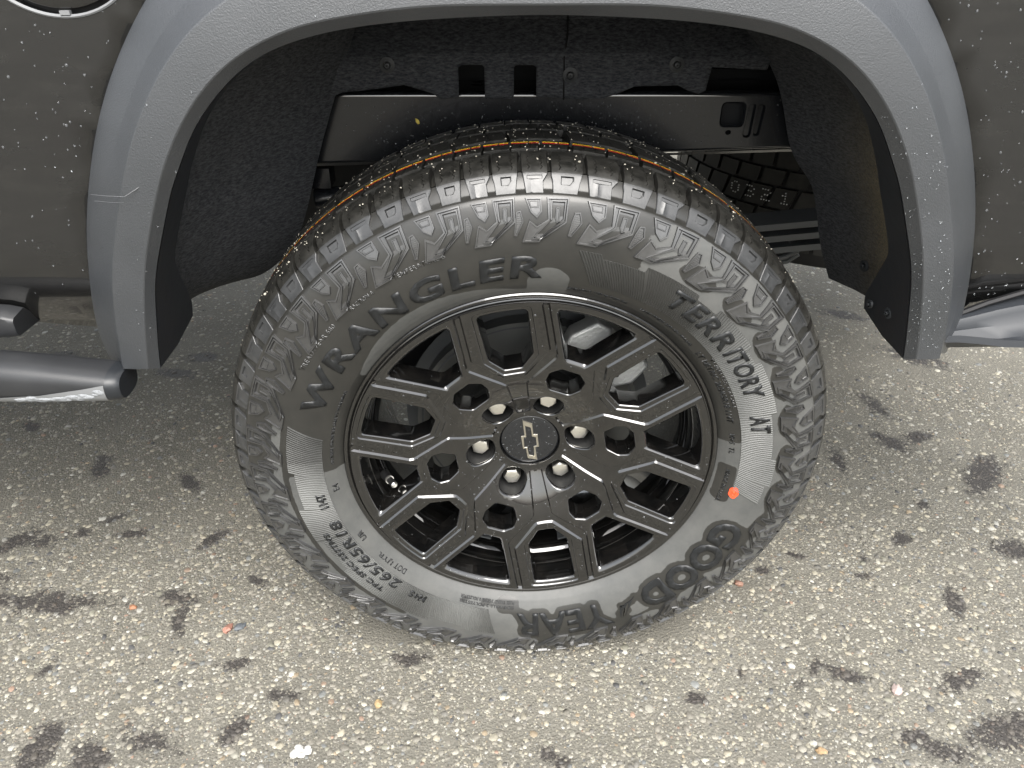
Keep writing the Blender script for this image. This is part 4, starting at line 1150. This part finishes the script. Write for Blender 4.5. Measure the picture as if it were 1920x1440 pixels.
# ribbed panels with stepped outer edge
def rib_panel(a0, a1, r_in, steps, slant0=0, slant1=0, dry=lambda a, r: .5, pitch=.0029):
    """from a0 clockwise to a1 (degrees). steps: list of (angle, outer radius) valid from that angle on"""
    L = rad(a0 - a1) * .29; n = int(L / pitch); V = []; F = []; D = []
    m = 7
    for i in range(n * 4 + 1):
        t = i / (n * 4); ph = i % 4; h = (.0004, .0012, .0012, .0004)[ph]
        a = a0 + (a1 - a0) * t
        ro = steps[0][1]
        for sa, sr in steps:
            if a <= sa: ro = sr
        for j in range(m):
            q = j / (m - 1); r = r_in + (ro - r_in) * q
            al = a + (slant0 * (1 - t) + slant1 * t) * (q - .0)
            V.append(side(rad(al), r, h if 0 < i < n * 4 else -.0003)); D.append(dry(al, r))
        V.append(side(rad(al), ro + .0004, -.0004)); D.append(dry(al, ro))
        V.append(side(rad(a + 0), r_in - .0004, -.0004)); D.append(dry(a, r_in))
    w = m + 2
    for i in range(n * 4):
        b0, b1 = i * w, (i + 1) * w
        for j in range(m): F.append((b0 + j, b0 + j + 1, b1 + j + 1, b1 + j))
        F.append((b0 + m + 1, b0, b1, b1 + m + 1))
    me = mesh('ribbed_panel', V, F, 0); fixn(me); me.polygons.foreach_set('use_smooth', [True] * len(me.polygons)); me.set_sharp_from_angle(angle=rad(15)); attr_f(me, 'dry', D)
    return link('ribbed_panel', me, M_rib, tyre)
PANELS = []
st1 = [(90, .3140), (72.5, .3085), (63.5, .3150), (51.5, .3100), (46.0, .3175), (35.0, .3110), (31.0, .3180), (17.5, .3110), (4.8, .3180), (-2.8, .3110), (-8, .3170)]
rib_panel(77.0, -8.0, .2735, st1, 4.5, -3.0, lambda a, r: np.clip((52 - a) / 22, 0.02, .85))
st2 = [(200, .3120), (185.5, .3120), (178.5, .3060), (168.9, .3130), (200, .3120)]
st2 = [(170, .3130), (-183.5, .3130), (-194, .3130)]
rib_panel(-191.5, -258.9 - 0, .2735, [(-180, .313)], 0, 0) if False else None
st3 = [(-100, .3100), (-116, .3160), (-127, .3060), (-137, .3175), (-150, .3080), (-157, .3160), (-171, .3070), (-181, .3140), (-189, .3080)]
st3 = [(-99, .3140), (-112, .3080), (-121, .3150), (-134, .3150), (-147, .3080), (-158, .3160), (-168, .3080), (-179, .3150)]
rib_panel(-103.0, -191.5, .2720, st3, 3.5, -3.5, lambda a, r: np.clip(.62 + .35 * math.sin(a * .21), .12, .95) if a > -184 else .1)

# dry / wet field on the sidewall, plus painted shade in the shoulder gaps
TH, RR = np.meshgrid(th, rs)
A = (np.degrees(TH) + 180) % 360 - 180
kd = kdtree.KDTree(len(LET))
for i, (a, r) in enumerate(LET): kd.insert((r * math.cos(a), r * math.sin(a), 0), i)
kd.balance()
# motif tip positions and pitch list
CEN = [137.1, 126.3, 114.5, 104.1, 94.9, 85.0, 73.2, 61.2, 49.6, 38.2]
rest = 25; start = 38.2; total = (38.2 + 360 - 137.1) - 0
pit = [10.9, 9.7, 11.6, 10.4]
a = start; seq = []
raw = [pit[i % 4] for i in range(rest - 0)]
sc = (360 - (137.1 - 38.2)) / sum(raw[:24] + [10.6]) if True else 1
raw = [q * sc for q in raw[:24] + [10.6]]
for q in raw[:-1]: a -= q; CEN.append(a)
CEN = [((x + 180) % 360) - 180 for x in CEN]
ord_ = sorted(CEN, reverse=True)
WID = {}
for i, x in enumerate(ord_): WID[round(x, 4)] = (x - ord_[(i + 1) % len(ord_)]) % 360

DR = np.full(RR.shape, .5)
Af = A.ravel(); Rf = RR.ravel(); D = np.zeros(Rf.size)
# broad pattern: wet upper left, dry elsewhere
wetUL = np.clip((Af - 62) / 14, 0, 1) * np.clip((196 - np.where(Af < 0, Af + 360, Af)) / 10, 0, 1)
wetUL = np.where((Af > 62) | (Af < -164), wetUL, 0)
D = .86 - .80 * wetUL
# dry crescent beside the rim, upper
cres = (Af > 92) & (Af < 146); lim = .2555 + .019 * np.sin(np.clip((Af - 92) / 54, 0, 1) * pi)
D = np.where(cres & (Rf < lim), .9, D)
D = np.where((Af > 82) & (Af < 92) & (Rf < .291 - ((Af - 87) / 5) ** 2 * .012), .9, D)
# inner ring wet on the right, two arcs
D = np.where((Af < 82) & (Af > 8) & (Rf < .2735), .12, D)
D = np.where((Af < 0) & (Af > -13) & (Rf < .2725) & (Rf > .25), .2, D)
# outer band under the motifs
aL = np.where(Af < 0, Af + 360, Af)
D = np.where((aL > 165) & (aL < 240) & (Rf > .322) & (Rf < .335), .8, D)
D = np.where((aL > 166) & (aL < 235) & (Rf > .3155) & (Rf < .3225), .15, D)
hal = np.array([kd.find((r * math.cos(rad(x)), r * math.sin(rad(x)), 0))[2] if r < .335 else 1 for x, r in zip(Af, Rf)])
lower = (Af < -15) & (Af > -100)
D -= np.where(lower, .9 * np.exp(-(hal / .0065) ** 2), .35 * np.exp(-(hal / .004) ** 2))
# wet skin between lettering and tread in the lower right
D = np.where((Af < -38) & (Af > -88) & (Rf > .316), D - .55, D)
for ca_, cr_, ra_, rr_ in ((-44, .330, 4.5, .011), (-57, .329, 3.2, .008), (-78, .333, 9, .006), (171, .292, 2.6, .018)):
    D = np.maximum(D, .98 - .5 * (((Af - ca_) / ra_) ** 2 + ((Rf - cr_) / rr_) ** 2))
# wet halo at the inner tips of the motifs on the right side
for cth in CEN:
    w = WID[round(cth, 4)]; tip = cth - .40 * w
    if -25 < cth < 72:
        dd = np.hypot(((Af - tip + 180) % 360 - 180) / 4.6, (Rf - .330) / .013); D -= .8 * np.exp(-dd ** 4)
D = np.where(Rf > .3665, .25, D)  # base between the shoulder blocks painted darker, standing in for gap shade
D = np.clip(D, 0, 1).reshape(RR.shape)
for _ in range(3): D = (D + np.roll(D, 1, 1) + np.roll(D, -1, 1)) / 3; D[1:-1] = (D[:-2] + D[1:-1] + D[2:]) / 3
D = D.ravel()
me = tyre.data; vals = np.full(len(me.vertices), .2); vals[:D.size] = np.clip(D, 0, 1); attr_f(me, 'dry', vals)

# ---- moulded sidewall figures, one per pitch
def offset_xy(w):
    k = rad(w) * .352 * 1000
    return lambda t, r: (t * k, r)
def motif_mesh(w):
    K = rad(w) * .352 * 1000                       # mm per pitch at r=352
    mp = lambda x, y, h: side(-(x / 352.0), y * .001, h * .001)
    T = lambda P: [(t * K, r) for t, r in P]
    V = []; F = []
    def put(outer, loops, hs, holes=()):
        v, f = relief(outer, loops, hs, mp, holes=holes); n = len(V)
        f = orient(v, f, None, ref=lambda c_: Vector((0, -1, 0)) + Vector((c_.x, 0, c_.z)).normalized() * .5)
        V.extend(v); F.extend([tuple(i + n for i in q) for q in f])
    badge = T([(.31, 365.5), (.61, 365.5), (.625, 352), (.53, 345.5), (.41, 351.5)])
    put(badge, [inset(badge, .5), inset(badge, 1.5), inset(badge, 2.0)], [-.3, 2.6, 2.6, .9])
    b2 = T([(.37, 363), (.56, 363), (.565, 356), (.41, 356)]); put(b2, [inset(b2, .5), inset(b2, 1.0), inset(b2, 1.4)], [.5, 1.7, 1.7, 1.2])
    hook = T([(.70, 366), (1.115, 366.5), (1.10, 342), (.56, 320.5), (.22, 321), (.385, 345), (.53, 338.5), (.735, 345.5)])
    ch = T([(.815, 361.5), (1.03, 361.5), (1.02, 345.5), (.60, 326), (.47, 326), (.815, 344)])
    lp = T([(.30, 323.8), (.415, 340.0), (.50, 335.5), (.40, 323.8)])
    put(hook, [inset(hook, .6), inset(hook, 1.9), inset(hook, 2.4), inset(ch, -2.2), inset(ch, -1.7), inset(ch, -.5), inset(ch, .3)], [-.3, 3.0, 3.0, 1.3, 1.3, 2.8, 2.8, .2])
    pill = T([(.875, 357), (.965, 357), (.955, 343), (.905, 340.5), (.865, 346)]); put(pill, [inset(pill, .5), inset(pill, 1.2), inset(pill, 1.6)], [.2, 1.7, 1.7, .9])
    comb = T([(.145, 353), (.235, 354), (.285, 343), (.135, 327.5), (.07, 328.5), (.11, 345)])
    put(comb, [inset(comb, .5), inset(comb, 1.4), inset(comb, 1.9)], [-.3, 2.6, 2.6, .4])
    for k in range(9):
        r = 331.5 + k * 2.1; x0 = np.interp(r, [328, 345, 353], [.105, .135, .165]) ; x1 = np.interp(r, [328, 343, 352], [.14, .25, .215])
        q = T([(x0, r), (x1, r), (x1, r + .9), (x0, r + .9)]); put(q, [inset(q, .25)], [.2, 1.1])
    me = mesh('sidewall_figure', V, F, 0); me.polygons.foreach_set('use_smooth', [True] * len(me.polygons)); me.set_sharp_from_angle(angle=rad(20)); return me
# ---- tread blocks
def Rt(y): return .4008 - .55 * (y - .108) ** 2
SH = [(.0460, None), (.034, None), (.022, .3960), (.012, .3925), (.0045, .3868), (-.0008, .3800), (-.0058, .3735), (-.0100, .3690)]
SHL = [0]
for i in range(1, len(SH)):
    a_ = (SH[i - 1][0], SH[i - 1][1] or Rt(SH[i - 1][0])); b_ = (SH[i][0], SH[i][1] or Rt(SH[i][0])); SHL.append(SHL[-1] + math.dist(a_, b_) * 1000)
def shoulder_pt(x, s, h, mirror=False):       # x mm of arc, s mm along the section from the inside, h mm proud
    y = float(np.interp(s, SHL, [q[0] for q in SH])); r = float(np.interp(s, SHL, [q[1] or Rt(q[0]) for q in SH]))
    y2 = float(np.interp(s + .5, SHL, [q[0] for q in SH])); r2 = float(np.interp(s + .5, SHL, [q[1] or Rt(q[0]) for q in SH]))
    y1 = float(np.interp(s - .5, SHL, [q[0] for q in SH])); r1 = float(np.interp(s - .5, SHL, [q[1] or Rt(q[0]) for q in SH]))
    d = Vector((y2 - y1, r2 - r1)); d.normalize(); n = Vector((-d.y * -1, d.x * -1))
    n = Vector((d.y, -d.x)); 
    if n.y < 0 and s < 25: n = -n
    if s >= 25 and n.x > 0: n = -n
    y += n.x * h * .001; r += n.y * h * .001
    if mirror: y = .216 - y
    th_ = -x / 385.0
    return (r * math.cos(th_), y, r * math.sin(th_))
STOT = SHL[-1]; SC = SHL[4]                      # corner between tread face and side face
def shoulder_block(w, kind, mirror=False):
    K = rad(w) * 385
    if kind == 'D': top0, top1, sd0, sd1 = -.225, .225, -.195, .165
    else: top0, top1, sd0, sd1 = .275, .725, .335, .660
    P = [(top0 * K + (1.5 if kind == 'D' else 0), 0), (top1 * K + 2.0, 0), (top1 * K, 12), (top1 * K, SC - 3)]
    if kind == 'D': P += [(top1 * K - .5, SC), (sd1 * K, STOT), (sd0 * K, STOT), (sd0 * K - .8, SC + 9), (top0 * K, SC + 3)]
    else: P += [(top1 * K, SC + 1), (sd1 * K - .5, SC + 9), (sd1 * K, STOT), (sd0 * K, STOT), (top0 * K + .8, SC)]
    P += [(top0 * K, SC - 3), (top0 * K, 12)]
    P = rounded(P, .8, 2); P = subdiv(P, 4.5)
    loops = [inset(P, .45), inset(P, 1.0)]; hs = [-8.0, -.5, 0]
    lines = []
    # sipes: two zigzags across the tread face
    xm = (top0 + top1) / 2 * K
    def zig(x, s0, s1, amp=1.1, wd=.45):
        L = []; n = 8
        for i in range(n + 1): L.append((x + amp * (1 if i % 2 else -1) + .6 * (i / n), s0 + (s1 - s0) * i / n))
        R = [(a + wd * 2, b) for a, b in reversed(L)]
        return L + R
    for xq in (xm - .115 * K, xm + .10 * K):
        z = zig(xq, 13, SC - 4.5); loops += [z, inset(z, .22)]; hs += [0, -2.5]
    # thin circumferential cut
    xa, xb = (top0 + .02) * K + 2.5, (top1 - .03) * K - 1
    z = [(xa, 9.6), (xm, 10.6), (xb, 9.2), (xb, 8.7), (xm, 10.1), (xa, 9.1)]; loops += [z, inset(z, .15)]; hs += [0, -1.6]
    if kind == 'D':
        d = rounded([(-.085 * K, SC + 3.0), (.10 * K, SC + 3.0), (.10 * K, SC + 8.5), (.055 * K, SC + 13.0), (-.085 * K, SC + 12.6)], .6, 2)
        loops += [d, inset(d, .4), inset(d, 1.0)]; hs += [0, -2.2, -2.2]
        e = inset(d, 1.5); loops += [e, inset(e, .3)]; hs += [-2.2, -1.2]
    else:
        for so, dp in ((SC + 2.2, -1.0), (SC + 7.2, -1.8)):
            g = [((sd0 + .03) * K, so), ((sd1 - .03) * K, so), ((sd1 - .03) * K, so + 4.2), ((sd0 + .03) * K, so + 4.2)]
            if dp == -1.0: loops += [g, inset(g, .5)]; hs += [0, dp]
            else:
                g = [((sd0 + .10) * K, so + .4), ((sd0 + .11) * K, so + .4), ((sd0 + .11) * K, STOT - 1.8), ((sd0 + .10) * K, STOT - 1.8)]; loops += [g]; hs += [.5]
    gx = np.array([(x, s) for x in np.arange(P[0][0] - 5, top1 * K + 5, 4.0) for s in np.arange(2, STOT, 3.2)])
    ok = inpoly_np(gx[:, 0], gx[:, 1], P)
    for L in [P] + loops: ok &= edist_np(gx[:, 0], gx[:, 1], L) > .9
    for L in loops[2:]: ok &= ~inpoly_np(gx[:, 0], gx[:, 1], L)
    gx = gx[ok]
    V, F = relief(P, loops, hs, lambda x, s, h: shoulder_pt(x, s, h, mirror), grid=[tuple(p) for p in gx], gh=[0] * len(gx))
    cx_ = .35
    def ref(c_): 
        rr = Vector((c_.x, 0, c_.z)); rn = rr.normalized()
        return rn * (rr.length - .36) * 30 + Vector((0, (c_.y - .04) * (12 if not mirror else 0) + ((c_.y - .176) * 12 if mirror else 0), 0))
    F = orient(V, F, None, ref)
    me = mesh('tread_block', V, F, 22); return me
def centre_block(w, y0, y1, t0, t1, skew, zig=True):
    K = rad(w) * 400
    x0, x1 = t0 * K, t1 * K; a, b = y0 * 1000, y1 * 1000
    P = [(x0, a), ((x0 + x1) / 2 - 1.5, a + 1.2), (x1, a), (x1 + skew * .5, (a + b) / 2), (x1 + skew, b), ((x0 + x1) / 2 + skew + 1.5, b - 1.2), (x0 + skew, b), (x0 + skew * .5 + 1, (a + b) / 2)]
    P = subdiv(rounded(P, .7, 2), 5)
    loops = [inset(P, .45), inset(P, 1.0)]; hs = [-8, -.5, 0]
    xm = (x0 + x1) / 2
    for f in (.33, .67):
        X = x0 + (x1 - x0) * f; L = [(X + skew * (k / 6) + (.9 if k % 2 else -.9), a + 2 + (b - a - 4) * k / 6) for k in range(7)]
        z = L + [(p + .8, q) for p, q in reversed(L)]; loops += [z, inset(z, .2)]; hs += [0, -2.5]
    g = np.array([(x, y) for x in np.arange(x0, x1 + 8, 5.0) for y in np.arange(a + 2, b, 4.0)]); ok = inpoly_np(g[:, 0], g[:, 1], P)
    for L in [P] + loops: ok &= edist_np(g[:, 0], g[:, 1], L) > .9
    for L in loops[2:]: ok &= ~inpoly_np(g[:, 0], g[:, 1], L)
    g = g[ok]
    V, F = relief(P, loops, hs, lambda x, y, h: ((Rt(y * .001) + h * .001) * math.cos(-x / 400), y * .001, (Rt(y * .001) + h * .001) * math.sin(-x / 400)), grid=[tuple(p) for p in g], gh=[0] * len(g))
    F = orient(V, F, None, lambda c_: Vector((c_.x, 0, c_.z)))
    return mesh('tread_block', V, F, 22)
sizes = [9.4, 10.4, 11.6]
def nearest(w): return min(range(3), key=lambda i: abs(sizes[i] - w))
motifs = [motif_mesh(w) for w in sizes]
shD = [shoulder_block(w, 'D') for w in sizes]; shP = [shoulder_block(w, 'P') for w in sizes]
shDm = [shoulder_block(w, 'D', True) for w in sizes]; shPm = [shoulder_block(w, 'P', True) for w in sizes]
ROWS = [(.0525, .0825, .02, .49, 3.0), (.0525, .0825, .52, .99, 3.0), (.0885, .1275, .02, .95, -5.0), (.1335, .1635, .04, .52, 3.0), (.1335, .1635, .55, 1.02, 3.0)]
cen = [[centre_block(w, *r) for w in sizes] for r in ROWS]
for L in (shD, shP, shDm, shPm):
    for m_ in L: m_.materials.append(M_tread); m_.materials.append(M_shoulder)
def side_mat(me):
    for p in me.polygons:
        c_ = p.center; rr = math.hypot(c_.x, c_.z); n = p.normal
        side_face = rr < .3872 and (c_.y < .006 or c_.y > .21)
        p.material_index = 1 if side_face else 0
for L in (shD, shP, shDm, shPm):
    for m_ in L: side_mat(m_)
for L in cen:
    for m_ in L: m_.materials.append(M_tread)
for m_ in motifs: m_.materials.append(M_motif)
for cth in CEN:
    w = WID[round(cth, 4)]; k = nearest(w); be = -rad(cth)
    stretch = w / sizes[k]
    for L in [motifs]: link('sidewall_figure', L[k], None, tyre).rotation_euler = (0, be, 0)
    for L in (shD, shP): link('tread_block', L[k], None, tyre).rotation_euler = (0, be, 0)
    for L in (shDm, shPm): link('tread_block', L[k], None, tyre).rotation_euler = (0, be + rad(2.6), 0)
    for i, L in enumerate(cen): link('tread_block', L[k], None, tyre).rotation_euler = (0, be + rad(1.0), 0)
# painted lines round the tread
def stripe(y, wd, m, name):
    mb = MB()
    for cth in CEN:
        w = WID[round(cth, 4)]
        for t0, t1 in ((.03, .31), (.33, .49), (.54, .80), (.82, .985)):
            a0, a1 = rad(cth - 1.0 - w * t0), rad(cth - 1.0 - w * t1); n = 4; off = random.uniform(-.0005, .0005); q = random.uniform(.75, 1.1)
            rows = [[((Rt(y) + .0004) * math.cos(a0 + (a1 - a0) * k / n), y + off + s * wd * q / 2, (Rt(y) + .0004) * math.sin(a0 + (a1 - a0) * k / n)) for k in range(n + 1)] for s in (-1, 1)]
            mb.grid(rows)
    return mb.build(name, m, tyre, fix=True)
stripe(.0745, .0028, M_yellow, 'yellow_line'); stripe(.0708, .0029, M_red, 'red_line')
# far-side light edge tabs are the moulded shoulder, grit and drops lie on the crown
mb = MB(); random.seed(21)
for k in range(620):
    a = rad(random.gauss(98, 46)); y = random.uniform(.012, .20)
    r = Rt(y) + .0002; s = random.uniform(.0003, .0010) * (1.8 if random.random() < .06 else 1)
    mb.ball((r * math.cos(a), y, r * math.sin(a)), s, 1.1, 1, .8, 5, 3, .5)
g = mb.build('road_grit', M_grit, tyre, smooth=60); g['kind'] = 'stuff'

# ------------------------------------------------------------------ water drops
def drops(name, parent, pts):
    mb = MB()
    for (p, n_, s) in pts:
        q = n_.to_track_quat('Z', 'Y'); b0 = len(mb.V)
        mb.ball((0, 0, 0), s, 1, 1, .6, 7, 4, .15)
        for i in range(b0, len(mb.V)): mb.V[i] = tuple(q @ Vector(mb.V[i]) + p)
    o = mb.build(name, M_drop, parent, smooth=80); o['kind'] = 'stuff'; return o
random.seed(31)
L = []
archR = lambda x, z, d: math.hypot(x, z - H - .1) > .60 + d
while len(L) < 480:
    x = random.uniform(-.70, .75); z = random.uniform(.62, .97)
    r_ = math.hypot(x, z - H - .1); a_ = deg(math.atan2(z - H - .1, abs(x)))
    lim = float(sm_interp(min(max(a_, 8), 90), [q[0] for q in ARC[0][1]], [q[1] for q in ARC[0][1]])[0]) + .006
    if r_ < lim: continue
    if x > 0 and random.random() > math.exp(-(r_ - lim) / .10) * 1.6: continue
    if x < 0 and z < .72 and random.random() < .7: continue
    if x < 0 and z > .935 and abs(math.hypot(x + .437, z - 1.014)) < .088: continue
    L.append((Vector((x, ybody(x, z) - .0003, z)), Vector((0, -1, 0)), random.choice((.0005, .0006, .0008, .0010, .0015)) * random.uniform(.75, 1.1)))
drops('body_water_drops', truck, L)
L = []
def flare_pt(side_, a, t):
    k = 2 if t < 1 else 3; tt = t % 1
    def q(kk):
        T = ARC[kk][1]; r = float(sm_interp(a, [w[0] for w in T], [w[1] for w in T])[0]); return Vector((side_ * r * math.cos(rad(a)), ARC[kk][0], H + .1 + r * math.sin(rad(a))))
    return q(k).lerp(q(k + 1), tt)
for k in range(170):
    s_ = 1 if random.random() < .85 else -1; a = random.uniform(13, 48 if s_ > 0 else 70); t = random.uniform(0, 1.95)
    if s_ > 0 and random.random() < .3: a = random.uniform(13, 30)
    p = flare_pt(s_, a, t); p.y -= .0022 if t < 1 else .0008
    L.append((p, Vector((0, -1, 0)), random.uniform(.0004, .0008)))
drops('flare_water_drops', truck, L)
L = []
for k in range(260):
    x = random.uniform(-.25, .34); z = random.uniform(.735, .792)
    if .25 < x < .33 and .738 < z < .792: continue
    L.append((Vector((x, .2497, z)), Vector((0, -1, 0)), random.uniform(.0005, .0013)))
drops('rail_water_drops', rl, L)
# drops on the wheel face
from mathutils.bvhtree import BVHTree
vv = [v.co.copy() for v in sm_.vertices]; ff = [tuple(p.vertices) for p in sm_.polygons]; bv = BVHTree.FromPolygons(vv, ff)
L = []
while len(L) < 520:
    a = random.uniform(-30, 30); r = math.sqrt(random.uniform(.045 ** 2, .236 ** 2)); k = random.choice((0, 1, 2, 3, 3, 4, 4, 5))
    p = Vector((r * math.cos(rad(a)), -.1, r * math.sin(rad(a)))); h = bv.ray_cast(p, Vector((0, 1, 0)))
    if h[0] is None: continue
    R_ = Matrix.Rotation(-rad(PHI - 60 * k), 4, 'Y')
    L.append((R_ @ h[0], (R_.to_3x3() @ h[1]), random.uniform(.0004, .0010) * (1.7 if random.random() < .05 else 1)))
for k in range(60):
    a = random.uniform(0, 2 * pi); r = .038 * math.sqrt(random.random()); L.append((Vector((r * math.cos(a), .0473, r * math.sin(a))), Vector((0, -1, 0)), random.uniform(.0004, .0009)))
drops('rim_water_drops', rim, L)
